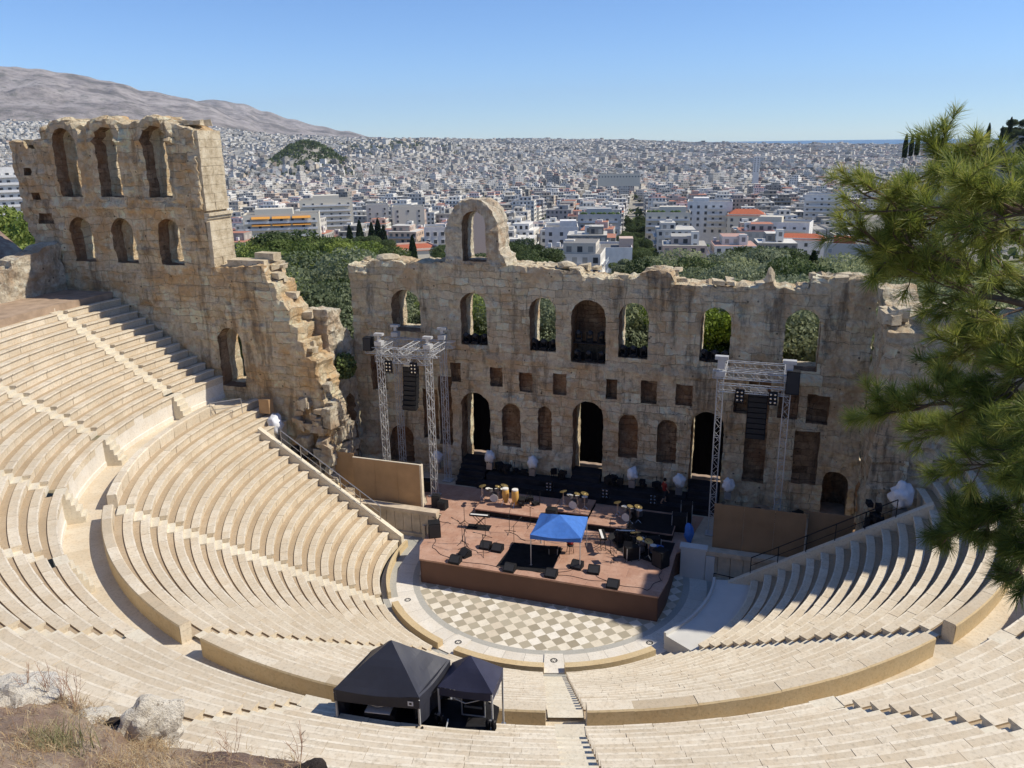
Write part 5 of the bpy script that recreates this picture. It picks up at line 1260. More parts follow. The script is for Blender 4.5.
# --- landmark buildings seen just past the wall head, each with its own windows
def landmark(name, lab, u0, u1, vtop, d, depth, h, wallmat, roofmat, rz=None, nwin=(5, 3), feats=(), winmat='window_dark'):
    um = (u0 + u1) / 2; p = at(um, vtop, d); wdt = (u1 - u0) / FPX * (p - CO).dot(CF); a = polar(p.x, p.y)[1]
    v = FH * math.cos(a) + RH * math.sin(a); r_ = (math.atan2(v.y, v.x) - PI / 2) if rz is None else rz
    zt = p.z; t = thing(name, lab, 'building', (p.x, p.y, zt - h), r_); SPECIAL.append((p.x + v.x * depth / 2, p.y + v.y * depth / 2, max(wdt, depth) * .62 + 8))
    m = MB(); m.box((0, depth / 2, h / 2 - 4), (wdt, depth, h + 8)); m.build('wall', [M[wallmat]], t)
    m = MB(); m.box((0, depth / 2, h + .02), (wdt - .5, depth - .5, .06)); m.build('roof', [M[roofmat]], t)
    m = MB()
    for (cx, cy, sx, sy) in ((0, .12, wdt, .25), (0, depth - .12, wdt, .25), (-wdt / 2 + .12, depth / 2, .25, depth - .5), (wdt / 2 - .12, depth / 2, .25, depth - .5)): m.box((cx, cy, h + .4), (sx, sy, .8))
    m.build('roof_parapet', [M[wallmat]], t)
    nx, nz = nwin
    if nx:
        wm = MB(); wm.box((0, 0, 0), (1.3, .16, 1.5)); w0 = None
        fm = MB(); fm.box((0, -.03, -.82), (1.6, .3, .12)); fm.box((0, 0, .82), (1.6, .2, .1)); fm.box((-.72, 0, 0), (.1, .2, 1.6)); fm.box((.72, 0, 0), (.1, .2, 1.6))
        for b in range(nz):
            for a_ in range(nx):
                if H(a_, b, u0) < .12: continue
                x = (a_ + .5) / nx * wdt - wdt / 2; z = h - 2.0 - 3.1 * b
                if z < .5: continue
                if w0 is None:
                    w0 = wm.build('window', [M[winmat]], t); f0 = fm.build('window_frame', [M['balcony_white']], w0); w0.location = (x, -.02, z); me_w, me_f = w0.data, f0.data
                else:
                    o = w0.copy(); col.objects.link(o); o.parent = t; o.location = (x, -.02, z); f = f0.copy(); col.objects.link(f); f.parent = o
    for ft in feats:
        if ft[0] == 'pent': m = MB(); m.box((ft[1] * wdt, ft[2] * depth, h + ft[5] / 2), (ft[3] * wdt, ft[4] * depth, ft[5])); m.build('penthouse', [M[ft[6]]], t)
        if ft[0] == 'balcony':
            for b in range(ft[1]):
                m = MB(); z = h - 3.1 * (b + 1); m.box((ft[2] * wdt, -.75, z), (ft[3] * wdt, 1.5, .18)); m.box((ft[2] * wdt, -1.47, z + .5), (ft[3] * wdt, .07, .9)); m.build('balcony', [M[ft[4]]], t)
        if ft[0] == 'awning':
            for b in range(ft[1]):
                m = MB(); z = h - 3.1 * b - .6; x0 = -wdt / 2 * ft[2]
                for q in range(3): m.box((x0 + (q + .5) * wdt * ft[2] / 3, -1.0, z), (wdt * ft[2] / 3 * .9, 2.1, .06), M=Matrix.Rotation(.45, 4, 'X'))
                m.build('awning', [M['awning_orange']], t)
        if ft[0] == 'tiles':
            m = MB(); o = .5; W2, D2 = wdt / 2 + o, depth + o; m.add([(-W2, -o, h + .1), (W2, -o, h + .1), (W2, D2, h + .1), (-W2, D2, h + .1), (-W2 * .55, depth / 2, h + ft[1]), (W2 * .55, depth / 2, h + ft[1])], [(0, 1, 5, 4), (1, 2, 5), (2, 3, 4, 5), (3, 0, 4)]); m.build('tiled_roof', [M['tile_red']], t)
        if ft[0] == 'plants':
            m = MB()
            for q in range(14): m.blob(((H(q, u0) - .5) * wdt * .9, .8 + H(q, u1) * 2, h + .9), (1.2, .9, .8), q, .4, 1)
            m.build('roof_plants', [M['plant_green']], t)
    return t
landmark('white_building', 'blank white cube building just above the middle of the stage wall', 562, 632, 250, 262, 16, 17, 'wall_plain_white', 'roof', nwin=(0, 0), feats=[('pent', .32, .3, .34, .4, -.4, 'wall_plain_white'), ('pent', -.22, .55, .5, .3, .9, 'tile_red'), ('pent', .42, .55, .2, .4, 3.0, 'wall_plain_pink')])
landmark('apartment_building', 'building with orange awnings at the left above the pine trees', 244, 318, 216, 395, 16, 15, 'wall_cream', 'roof', nwin=(7, 3), feats=[('awning', 2, .8), ('balcony', 3, 0, .95, 'balcony_white'), ('pent', -.1, .5, .5, .5, 3, 'wall_cream')], rz=rzs + .35)
landmark('low_hall', 'long low pale hall with red canopies left of the free standing arch', 388, 442, 251, 300, 20, 8, 'wall_cream', 'roof', nwin=(0, 0), feats=[('tiles', 1.2)], rz=rzs + .5)
landmark('apartment_building', 'plain pinkish wall building framed by the free standing arch', 464, 500, 212, 300, 14, 22, 'wall_plain_pink', 'roof', nwin=(0, 0), feats=[('pent', .2, .5, .4, .4, 2.6, 'wall_cream')])
landmark('apartment_building', 'white building with dark windows left of the free standing arch', 424, 446, 229, 330, 12, 15, 'wall_plain_white', 'roof', nwin=(3, 4))
landmark('apartment_building', 'tall white block behind the white cube building', 545, 578, 229, 330, 14, 20, 'wall_plain_white', 'roof', nwin=(3, 3), feats=[('pent', .2, .4, .5, .5, 3, 'wall_plain_white')])
landmark('apartment_building', 'grey terrace block with roof plants left of the dark street', 578, 620, 216, 400, 16, 17, 'wall_plain_grey', 'roof', nwin=(5, 4), feats=[('balcony', 3, 0, .9, 'balcony_white'), ('plants',), ('pent', 0, .6, .6, .4, 3, 'wall_plain_grey')])
landmark('apartment_building', 'terraced block with green balconies right of the dark street', 646, 690, 214, 410, 16, 17, 'wall_cream', 'roof', nwin=(5, 4), feats=[('balcony', 3, 0, .95, 'balcony_white'), ('plants',), ('pent', .1, .6, .6, .4, 3, 'wall_cream')])
landmark('apartment_building', 'pale blue grey block with small dark windows right of centre', 688, 732, 203, 440, 18, 18, 'wall_plain_white', 'roof', nwin=(6, 5), feats=[('balcony', 4, .15, .4, 'balcony_white'), ('pent', -.2, .4, .35, .5, 2.4, 'wall_plain_white')])
landmark('house', 'low house with a wide red tiled roof right of centre', 728, 764, 216, 430, 14, 11, 'wall_cream', 'roof', nwin=(4, 2), feats=[('tiles', 3.0)])
landmark('long_building', 'long cream building with flat roof above the olive trees', 668, 755, 249, 330, 14, 9, 'wall_cream', 'roof', nwin=(9, 2), feats=[('plants',)])
landmark('apartment_building', 'white building with balconies right of the long cream building', 752, 808, 224, 400, 16, 17, 'wall_plain_white', 'roof', nwin=(6, 4), feats=[('balcony', 4, .1, .7, 'balcony_white'), ('pent', -.2, .5, .4, .4, 2.8, 'wall_cream')], rz=rzs - .3)
landmark('house', 'grey blue house with a red roof left of the pine branches', 826, 872, 246, 330, 14, 11, 'wall_plain_grey', 'roof', nwin=(4, 2), feats=[('pent', -.1, .5, .45, .5, 2.6, 'tile_red')], winmat='shutter_grey')
landmark('house', 'small house with dark red roof before the grey blue house', 776, 824, 240, 370, 12, 9, 'wall_plain_white', 'roof', nwin=(4, 2), feats=[('tiles', 2.2)])
landmark('apartment_building', 'white office block with long window bands left of the pine branches', 806, 846, 196, 520, 16, 20, 'wall_plain_white', 'roof', nwin=(6, 5), feats=[('balcony', 4, 0, .9, 'balcony_white')])
landmark('long_building', 'long white building with a dark window band in the city', 598, 640, 175, 1000, 24, 5, 'wall_cream', 'roof', nwin=(14, 1))
landmark('apartment_building', 'tall pale tower block among the city roofs at right', 754, 760, 157, 1300, 12, 30, 'wall_plain_white', 'roof', nwin=(2, 7))
landmark('apartment_building', 'tall grey block beside dark cypresses in the left city', 366, 388, 206, 560, 16, 26, 'wall_plain_grey', 'roof', nwin=(3, 6))
landmark('apartment_building', 'cream block with few windows right of the dark cypresses', 392, 424, 208, 520, 16, 24, 'wall_cream', 'roof', nwin=(3, 6))
landmark('apartment_building', 'wide terraced block with balconies at far left behind the tower', -20, 24, 170, 420, 18, 24, 'wall_plain_white', 'roof', nwin=(6, 6), feats=[('balcony', 6, 0, .98, 'balcony_white')])
landmark('apartment_building', 'cream block with stacked balconies above the orange awning building', 300, 352, 201, 520, 18, 22, 'wall_cream', 'roof', nwin=(6, 5), feats=[('balcony', 5, 0, .9, 'balcony_white'), ('pent', 0, .5, .5, .5, 3, 'wall_cream')])
names = {0: 'pale', 1: 'grey', 2: 'cream'}
count = 0; far = MB()
for d, x, y, a in cands:
    if not clear(x, y): continue
    seed = int(abs(x * 3.7 + y * 1.9)); z0 = terr(x, y); h = 9 + 3.1 * int(4.2 * H(seed, 51)); tone = H(seed, 52); rt_tone = H(seed, 53) if H(seed, 54) > .12 else .9
    w_, d_ = 13.5 + 4 * H(seed, 55), 13 + 4 * H(seed, 56); rz = rzs + (H(seed, 57) - .5) * .1
    if d < 480: h = min(h, 15.5)
    if count < 280:
        mb = MB(); bldg(mb, 0, 0, 0, h, w_, d_, rz, 2, tone, rt_tone, seed); o = mb.build('city_block', MATS, loc=(x, y, z0)); side = 'left' if a < -.2 else ('middle' if a < .14 else 'right')
        dist = 'nearest' if d < 480 else ('middle' if d < 720 else 'farther'); st_ = int(h / 3.1)
        ct = 'grey' if tone < .15 else ('off white' if tone < .5 else ('white' if tone < .8 else ('cream' if tone < .9 else ('tan' if tone < .96 else 'blue grey'))))
        rf = 'red roof' if .84 < rt_tone < .94 else ('dark flat roof' if rt_tone < .3 else 'pale flat roof')
        lab = '%s %d storey city block with %s in the %s %s rows' % (ct, st_, rf, dist, side)
        tag(o, lab, 'building', '%s %s rows of city blocks' % (dist, side)); count += 1
    else: bldg(far, x, y, z0, h, w_, d_, rz, 2 if d < 800 else 1, tone, rt_tone, seed)
# the rest of the city, thinning into a carpet of roofs towards the horizon
d = 1150.0; row = 0
while d < 7000:
    sp_ = 19 + 15 * (d - 1150) / 5800; n = int(1.24 * d / sp_)
    for q in range(n):
        a = -.62 + 1.24 * (q + .8 * H(q, row, 61)) / n; dd = d + sp_ * (H(q, row, 62) - .5) * .9; x, y = world(dd, a)
        hill = math.exp(-((dd - 2300) / 300) ** 2 - ((a + .237) / .045) ** 2) + (.9 if H(q, row, 99) > .5 else 0) * math.exp(-((dd - 3800) / 330) ** 2 - ((a + .13) / .08) ** 2)
        if hill > .35: continue
        if H(q, row, 63) < (.10 + .12 * (noise.noise(Vector((x / 180, y / 180, 5))) > .25)): continue
        if a > .1 and dd > 6600: continue
        dist_ = noise.noise(Vector((x / 500, y / 500, 9))); rz = rzs + 2.2 * math.floor(dist_ * 4) / 4 + (H(q, row, 64) - .5) * .15
        s_ = q * 7 + row * 131; k2 = sp_ / 22
        h = (7 + 15 * H(s_, 65) * (.6 + .5 * dist_) + (10 if H(s_, 66) > .97 else 0)); w_, d_ = (10 + 8 * H(s_, 67)) * k2, (10 + 7 * H(s_, 68)) * k2
        tone = H(s_, 69); tone = tone * .84 if H(s_, 70) < .85 else tone
        bldg(far, x, y, terr(x, y), h, w_, d_, rz, 1 if dd < 2600 and H(s_, 71) > .3 else 0, tone, H(s_, 72) if H(s_, 73) > .1 else .9, s_)
    d += sp_ * .95; row += 1
tag(far.build('distant_city', MATS), kind='stuff')
# ------------------------------------------------------------------ trees
def leaf_mat(name, lo, hi, tr=.25):
    k = NT(name); t = k.attr('tone'); c = k.ramp(t, [(0, lo), (1, hi)])
    oi = k.n('ShaderNodeObjectInfo').outputs['Random']; c = k.mix(1.0, c, k.ramp(oi, [(0, (.62, .66, .6)), (.5, (1, 1, 1)), (1, (1.3, 1.25, 1.0))]), 'MULTIPLY'); n_ = k.noise(k.coord(), .6, 3); c = k.mix(k.ramp(n_, [(.4, (0, 0, 0)), (.7, (.4, .4, .4))]), c, tuple(x * .6 for x in lo))
    k.fin(c, .65, .25)
    try:
        tn = k.n('ShaderNodeBsdfTranslucent'); k.l(c, tn.inputs[0]); mx = k.n('ShaderNodeMixShader'); mx.inputs[0].default_value = tr
        k.l(k.b.outputs[0], mx.inputs[1]); k.l(tn.outputs[0], mx.inputs[2]); k.l(mx.outputs[0], k.t.nodes['Material Output'].inputs[0])
    except Exception: pass
    M[name] = k.mat; return k.mat
leaf_mat('leaf_pine', (.10, .15, .035), (.33, .39, .11), .42); leaf_mat('leaf_olive', (.13, .165, .08), (.40, .43, .27), .38); leaf_mat('leaf_dark', (.05, .08, .026), (.16, .20, .07), .35); leaf_mat('leaf_cypress', (.012, .028, .012), (.04, .065, .022)); leaf_mat('leaf_bright', (.10, .15, .01), (.26, .33, .03))
simple('bark', (.16, .115, .08), .95, .05, var=.3)
def crown(kind, seed, n, size, leaf):
    R_ = random.Random(seed); m = MB(); blobs = []
    W, Hh = size
    if kind == 'cypress':
        for q in range(n):
            t = R_.random() ** .8; r = W * (math.sin(PI * min(1, .26 + t * .74)) ** .7) * (.75 + .35 * R_.random()); a = R_.random() * 2 * PI; p = Vector((r * math.cos(a), r * math.sin(a), Hh * t))
            u = Vector((R_.gauss(0, .3), R_.gauss(0, .3), 1)).normalized() * leaf * 1.4; v = u.orthogonal().normalized(); v = (Matrix.Rotation(R_.random() * PI, 3, u) @ v) * leaf * .6
            m.add([p - u - v * .4, p + v, p + u, p - v], [(0, 1, 2, 3)], 0, tone=R_.random())
        return m
    nb = R_.randint(10, 14)
    for b in range(nb):
        a = R_.random() * 2 * PI; rr = W * (.2 + .62 * R_.random()); z = Hh * (.15 + .75 * R_.random()); rr *= 1 - .45 * max(0, z / Hh - .5)
        blobs.append((Vector((rr * math.cos(a), rr * math.sin(a), z)), W * (.20 + .24 * R_.random()), .1 + .75 * R_.random()))
    for q in range(n):
        c_, r, tn = blobs[int(R_.random() ** 1.1 * nb)]
        dv = Vector((R_.gauss(0, 1), R_.gauss(0, 1), R_.gauss(0, 1))).normalized(); p = c_ + Vector((dv.x, dv.y, dv.z * .62)) * r * (.62 + .5 * R_.random() ** .6)
        p += Vector((noise.noise(p * .9), noise.noise(p * .9 + Vector((9, 1, 4))), 0)) * .5
        u = (dv + Vector((R_.gauss(0, .7), R_.gauss(0, .7), R_.gauss(0, .6)))).normalized(); v = u.orthogonal().normalized(); v = Matrix.Rotation(R_.random() * PI, 3, u) @ v; w_ = u.cross(v)
        s = leaf * (.6 + .8 * R_.random()); m.add([p - v * s, p + w_ * s * .55, p + v * s, p - w_ * s * .55], [(0, 1, 2, 3)], 0, tone=min(1, max(0, tn + .3 * R_.gauss(0, .5))))
    return m
def trunkmesh(h, W, seed, base=.22):
    m = MB(); R_ = random.Random(seed); p = Vector((0, 0, -1.5)); q = Vector((R_.gauss(0, .2), R_.gauss(0, .2), h * .55)); m.tube(p, q, base, base * .6, 7)
    for i in range(5):
        a = i * 1.26 + R_.random(); e = q + Vector((math.cos(a) * W * .55, math.sin(a) * W * .55, h * (.25 + .25 * R_.random()))); k_ = q.lerp(e, .5) + Vector((0, 0, .3)); m.tube(q - Vector((0, 0, h * .12 * R_.random())), k_, base * .45, base * .3, 5); m.tube(k_, e, base * .3, .03, 5)
    return m
PROTO = {}
def proto(key, kind, mat, W, Hh, trunk, n, leaf, nv=3):
    PROTO[key] = []
    for v in range(nv):
        cm = crown(kind, hash_(key) + v * 17, n, (W, Hh), leaf)
        PROTO[key].append((cm, trunkmesh(trunk + Hh * .6, W, v + 5), mat, trunk))
def hash_(s): return sum(ord(c) * (i + 3) for i, c in enumerate(s))
proto('pine', 'broad', 'leaf_pine', 7.8, 9.3, 5.4, 22000, .17, 4); proto('olive', 'broad', 'leaf_olive', 6.6, 7.1, 3.0, 22000, .14, 4); proto('dark', 'broad', 'leaf_dark', 7.1, 10.2, 4.2, 17000, .19, 3); proto('cypress', 'cypress', 'leaf_cypress', 1.15, 11.5, .8, 4200, .27, 2); proto('bright', 'broad', 'leaf_bright', 6.1, 7.6, 4.0, 18000, .16, 2)
ROOT = {}
def tree(key, x, y, z, s, rz, label, group=None, name=None):
    v = int(H(x, y, 5) * len(PROTO[key])) % len(PROTO[key]); nm = name or {'pine': 'pine_tree', 'olive': 'olive_tree', 'dark': 'evergreen_tree', 'cypress': 'cypress_tree', 'bright': 'broadleaf_tree'}[key]
    if (key, v) not in ROOT:
        cm, tm, mat, tr = PROTO[key][v]; t = thing(nm, label, 'tree', (x, y, z), rz, group); c = cm.build('crown', [M[mat]], t); c.location = (0, 0, tr); tm.build('trunk', [M['bark']], t); t.scale = (s, s, s); ROOT[(key, v)] = t
        if not group and 'group' in t: del t['group']
        return t
    r = dup(ROOT[(key, v)], (x, y, z), rz, label, group, s)
    if not group and 'group' in r: del r['group']
    return r
def put(key, u, v, d, label, group=None, s=None, top=True):
    """place a tree whose crown top shows at a photo pixel when it stands d metres off"""
    p = at(u, v, d); z0 = terr(p.x, p.y); full = {'pine': 14.3, 'olive': 9.7, 'dark': 14.1, 'cypress': 12.3, 'bright': 11.2}[key]; sc = max(.33, min(1.7, (p.z - z0) / full)) if s is None else s
    tree(key, p.x, p.y, z0 if s is None else p.z - full * s, sc, H(u, v) * 6, label, group)
G1 = 'green pine growing in the clump behind the left side wall'
for i, (u, v, d) in enumerate([(246, 248, 135), (262, 241, 140), (280, 238, 150), (300, 236, 145), (318, 240, 150), (335, 236, 140), (352, 243, 130), (366, 252, 125), (255, 258, 105), (278, 256, 112), (300, 254, 108), (322, 258, 104), (345, 262, 105), (268, 272, 95), (292, 274, 98), (318, 272, 100), (340, 276, 98), (360, 268, 104), (236, 256, 120), (310, 286, 90), (285, 286, 92), (350, 248, 170)]):
    put('pine' if i % 4 != 3 else 'dark', u, v + 3, d, G1 if i % 4 != 3 else 'dark evergreen growing in the clump behind the left side wall', 'trees behind the left side wall' if i % 4 != 3 else 'dark trees behind the left side wall')
for i, (u, v, d) in enumerate([(322, 264, 96), (338, 272, 98), (300, 282, 88)]): put('olive', u, v, d, 'grey green olive tree low behind the left return wall', 'olive trees behind the left return wall')
G2 = 'grey green olive tree in the grove beyond the right half of the stage wall'
ol = [(674, 262, 118), (694, 257, 128), (716, 260, 112), (742, 257, 126), (764, 263, 108), (788, 268, 104), (834, 266, 112), (858, 264, 122), (688, 276, 96), (728, 275, 94), (752, 277, 97), (800, 276, 96), (846, 278, 95), (884, 272, 108), (908, 276, 100), (940, 278, 98), (975, 282, 94), (1005, 284, 96), (955, 266, 128), (1000, 266, 132), (905, 292, 80), (960, 298, 76)]
for i, (u, v, d) in enumerate(ol): put('olive', u, v + 5, d, G2 if u < 870 else 'grey green olive tree beyond the right side wall behind the pine branches', 'olive trees beyond the stage wall' if u < 870 else 'olive trees beyond the right side wall')
for u, v, d in ((756, 250, 150), (778, 252, 150), (705, 266, 108), (776, 268, 100), (816, 270, 100), (656, 268, 110), (880, 258, 160), (912, 260, 150)): put('dark', u, v, d, 'dark evergreen standing among the grey olives on the right', 'dark evergreens among the right olives')
put('cypress', 814, 253, 118, 'single dark column cypress standing among the olives right of the stage')
G3 = 'tree seen low through the stage wall windows'
for i, (u, v, d, k_) in enumerate([(395, 300, 92, 'olive'), (425, 300, 94, 'olive'), (455, 292, 92, 'pine'), (484, 296, 88, 'pine'), (535, 296, 86, 'olive'), (562, 300, 88, 'olive'), (632, 296, 82, 'olive'), (658, 294, 84, 'olive'), (712, 308, 76, 'bright'), (730, 316, 74, 'bright'), (792, 300, 78, 'olive'), (818, 306, 76, 'olive'), (842, 298, 80, 'olive'), (600, 292, 90, 'olive'), (690, 290, 84, 'dark'), (760, 292, 82, 'olive'), (508, 292, 92, 'pine')]):
    lab = {'olive': 'grey green tree seen through the windows of the stage wall', 'pine': 'green pine seen through the left windows of the stage wall', 'bright': 'bright yellow green tree seen through the window above the right stage door'}[k_] if k_ != 'dark' else 'dark evergreen close behind the stage wall'
    put(k_, u, v, d, lab, 'trees seen through the stage windows, ' + k_)
for i, (u, v, d) in enumerate([(510, 248, 210), (524, 240, 250), (538, 252, 190), (548, 262, 170), (520, 262, 160), (503, 256, 180)]): put('dark', u, v, d, 'dark tree in the gap between the free standing arch and the white cube building', 'dark trees left of the white cube building')
for u, v, d in ((640, 258, 230), (652, 262, 190), (628, 262, 200)): put('olive', u, v, d, 'tree at the foot of the dark street above the stage wall', 'trees at the foot of the dark street')
for i in range(22):                                                   # the dark avenue running straight into the city
    al = 250 + i * 16; s_ = 1 if i % 2 else -1; x, y = OX + sdir.x * al + sper.x * s_ * 3.6, OY + sdir.y * al + sper.y * s_ * 3.6
    tree('dark', x, y, terr(x, y), (1.15 + .3 * H(i, 3)) * .59, i, 'dark street tree lining the straight street into the city', 'street trees along the straight street')
for u, v, d in ((358, 209, 400), (371, 223, 330), (377, 215, 360), (383, 226, 320), (349, 226, 330), (412, 236, 280)): put('cypress', u, v, d, 'tall dark cypress in the left part of the city', 'cypresses in the left part of the city')
for u, v, d in ((380, 242, 290), (365, 238, 300), (446, 254, 250), (436, 248, 270)): put('dark', u, v, d, 'dark tree beside the pale hall in the left part of the city', 'dark trees beside the pale hall')
for u, v, d in ((-6, 205, 150), (10, 215, 140), (22, 222, 130), (2, 228, 110), (18, 236, 100), (-20, 215, 120)): put('dark' if d > 135 else 'pine', u, v, d, 'green tree at the far left beyond the tower, %s' % ('dark' if d > 135 else 'light'), 'trees beyond the tower, %s' % ('dark' if d > 135 else 'light'))
for u, v, d, s_ in ((907, 134, 420, .9), (913, 135, 425, .8), (919, 133, 430, .85), (976, 128, 520, .8), (990, 123, 520, .9), (1012, 117, 520, 1.0), (1003, 126, 510, .7)): put('cypress', u, v, d, 'thin dark cypress on the skyline at the right edge', 'cypresses on the right skyline', s_)
for i in range(120):
    a = .44 + .36 * H(i, 1); d = 440 + 260 * H(i, 2); x, y = world(d, a); tree('dark', x, y, terr(x, y) - 1, (1.1 + .5 * H(i, 3)) * .59, i, 'dark tree on the wooded hill behind the pine branches at right', 'trees on the right hill')
# greenery scattered through the far city and over its two low hills
m = MB(); R_ = random.Random(5)
def clump(x, y, z, s, n):
    tn = R_.random()
    for q in range(n):
        dv = Vector((R_.gauss(0, 1), R_.gauss(0, 1), R_.gauss(0, 1))).normalized(); p = Vector((x, y, z + s * .5)) + Vector((dv.x, dv.y, dv.z * .7)) * s * (.5 + .5 * R_.random()); u = (dv + Vector((R_.gauss(0, .6), R_.gauss(0, .6), R_.gauss(0, .6)))).normalized(); v = u.orthogonal().normalized(); w_ = u.cross(v); k_ = s * .42
        m.add([p - v * k_, p + w_ * k_ * .7, p + v * k_, p - w_ * k_ * .7], [(0, 1, 2, 3)], 0, tone=min(1, max(0, tn + R_.gauss(0, .2))))
for q in range(2600):
    d = 300 + 2900 * R_.random() ** 1.5; a = -.6 + 1.2 * R_.random(); x, y = world(d, a)
    if not clear(x, y): continue
    clump(x, y, terr(x, y) + 2, 2.5 + 2.8 * R_.random(), 18 if d < 1200 else 10)
for q in range(1500):
    t = R_.random()
    if t < .6: a, d = -.230 + R_.gauss(0, .05), 2300 + R_.gauss(0, 230)
    else: a, d = -.13 + R_.gauss(0, .075), 3800 + R_.gauss(0, 280)
    x, y = world(d, a); clump(x, y, terr(x, y), 5 + 5 * R_.random(), 12)
tag(m.build('distant_greenery', [M['leaf_dark']]), kind='stuff')
# ------------------------------------------------------------------ rocky bank in front of the camera
k = NT('bank_soil'); P = k.pos()
c = k.ramp(k.noise(P, 1.4, 8, .7), [(.3, (.20, .125, .085)), (.48, (.33, .235, .17)), (.6, (.44, .35, .25)), (.75, (.27, .185, .155))])
c = k.mix(k.ramp(k.voro(P, 26), [(.1, (.7, .7, .7)), (.3, (0, 0, 0))]), c, (.48, .40, .31)); k.bump(k.noise(P, 9, 8, .75), .8, .06); c = k.mix(k.ramp(k.noise(P, .45, 4, .6), [(.46, (0, 0, 0)), (.58, (.8, .8, .8))]), c, k.ramp(k.noise(P, 5, 8, .75), [(.35, (.10, .065, .052)), (.6, (.26, .18, .145)), (.75, (.36, .27, .21))])); M['bank_soil'] = k.fin(c, .95, .08)
k = NT('pale_rock'); P = k.coord()
c = k.ramp(k.noise(P, 3.2, 9, .72), [(.3, (.50, .43, .32)), (.42, (.76, .69, .57)), (.7, (.84, .79, .69))]); c = k.mix(k.ramp(k.noise(P, 14, 5, .7), [(.56, (0, 0, 0)), (.66, (.8, .8, .8))]), c, (.22, .17, .12)); k.bump(k.noise(P, 8, 9, .75), 1.0, .08); M['pale_rock'] = k.fin(c, .92, .1)
k = NT('purple_rock'); P = k.coord()
c = k.ramp(k.noise(P, 2.2, 9, .72), [(.3, (.12, .08, .062)), (.48, (.25, .17, .13)), (.6, (.34, .25, .19)), (.75, (.42, .34, .26))]); k.bump(k.noise(P, 6, 9, .75), 1.0, .08); M['purple_rock'] = k.fin(c, .9, .12)
k = NT('dark_rock'); P = k.coord()
c = k.ramp(k.noise(P, 5, 8, .72), [(.3, (.02, .016, .014)), (.6, (.07, .055, .048)), (.8, (.16, .13, .11))]); k.bump(k.noise(P, 8, 9, .75), 1.0, .08); M['dark_rock'] = k.fin(c, .9, .12)
LIP = [(-260, 640, 9.5), (-120, 664, 9.0), (0, 694, 8.4), (40, 696, 8.2), (75, 706, 7.9), (100, 719, 7.7), (130, 734, 7.4), (165, 746, 7.0), (200, 750, 6.7), (250, 756, 6.4), (300, 762, 6.1), (330, 776, 5.9), (370, 806, 5.6), (460, 860, 5.0), (620, 940, 4.4), (800, 960, 4.2)]
def lip(s):
    i = min(len(LIP) - 2, int(s)); f = s - i; a, b = LIP[i], LIP[i + 1]; return at(a[0] + (b[0] - a[0]) * f, a[1] + (b[1] - a[1]) * f, a[2] + (b[2] - a[2]) * f)
ns, nt_ = 150, 46; vs = []; BANK = []
for i in range(ns + 1):
    s = (len(LIP) - 1) * i / ns; L0 = lip(min(s, len(LIP) - 1.001)); foot = Vector((CO.x, CO.y, CO.z - 1.75)); row = []
    for j in range(nt_ + 1):
        t = -.35 + 1.35 * j / nt_
        if t < 0:
            away = Vector((L0.x - CO.x, L0.y - CO.y, 0)).normalized(); p = L0 + away * (-t * 2.2) + Vector((0, 0, t * 17))
        else:
            p = L0.lerp(foot, t * .96); p.z += -.25 * math.sin(PI * t)
        p = p + Vector((0, 0, .13 * noise.fractal(p * 1.6, .9, 2.1, 7) * (1 if t > .02 else .6)))
        row.append(p)
    vs += row; BANK.append(row)
mb = MB(); mb.add(vs, [(i * (nt_ + 1) + j, (i + 1) * (nt_ + 1) + j, (i + 1) * (nt_ + 1) + j + 1, i * (nt_ + 1) + j + 1) for i in range(ns) for j in range(nt_)])
tag(mb.build('hillside', [M['bank_soil']], smooth=True), kind='structure')
mb = MB(); mb.add([pol(38.4, a, 14.7) for a in [(-96 + 8 * q) * D2R for q in range(25)]] + [pol(46, a, 19.5) for a in [(-96 + 8 * q) * D2R for q in range(25)]] + [pol(90, a, 34) for a in [(-96 + 8 * q) * D2R for q in range(25)]],
   [(q, q + 1, 26 + q, 25 + q) for q in range(5)] + [(q + 25, q + 26, 51 + q, 50 + q) for q in range(5)] + [(q, q + 1, 26 + q, 25 + q) for q in range(17, 24)] + [(q + 25, q + 26, 51 + q, 50 + q) for q in range(17, 24)])
tag(mb.build('slope', [M['bank_soil']]), kind='structure')
def rock(u, v, d, s, seed, mat, lab, rz=0, amp=.5, group=None):
    p = at(u, v, d); m = MB(); m.blob((0, 0, 0), s, seed, amp, 4, freq=1.1)
    me_v = []
    for q in m.v:
        q = Vector(q); q = q + q.normalized() * (.05 * noise.fractal(q * 4, 1, 2, 5) + .16 * s[2] * (abs(noise.noise(q * 5.5 + Vector((seed, 0, 0)))) - .2) * 2) ; me_v.append(tuple(q))
    m.v = me_v; o = m.build('rock', [M[mat]], loc=p); o.rotation_euler = (.2 * H(seed, 1), .2 * H(seed, 2), rz); return tag(o, lab, 'rock', group)
rock(152, 733, 7.35, (.27, .22, .40), 3, 'pale_rock', 'upright pale boulder on the edge of the bank', .6, .35)
rock(22, 702, 8.1, (.42, .34, .17), 6, 'pale_rock', 'broad flat pale rock at the lower left corner', .3)
rock(52, 696, 8.2, (.20, .2, .12), 9, 'pale_rock', 'small pale rock beside the broad flat one', 1.2)
rock(92, 722, 7.6, (.23, .2, .09), 12, 'pale_rock', 'low pale stone left of the upright boulder', .8)
rock(112, 726, 7.4, (.08, .08, .06), 15, 'dark_rock', 'small dark stone just left of the upright boulder', .8)
rock(312, 777, 5.8, (.15, .13, .06), 24, 'dark_rock', 'black stone at the right tip of the bank', .4)
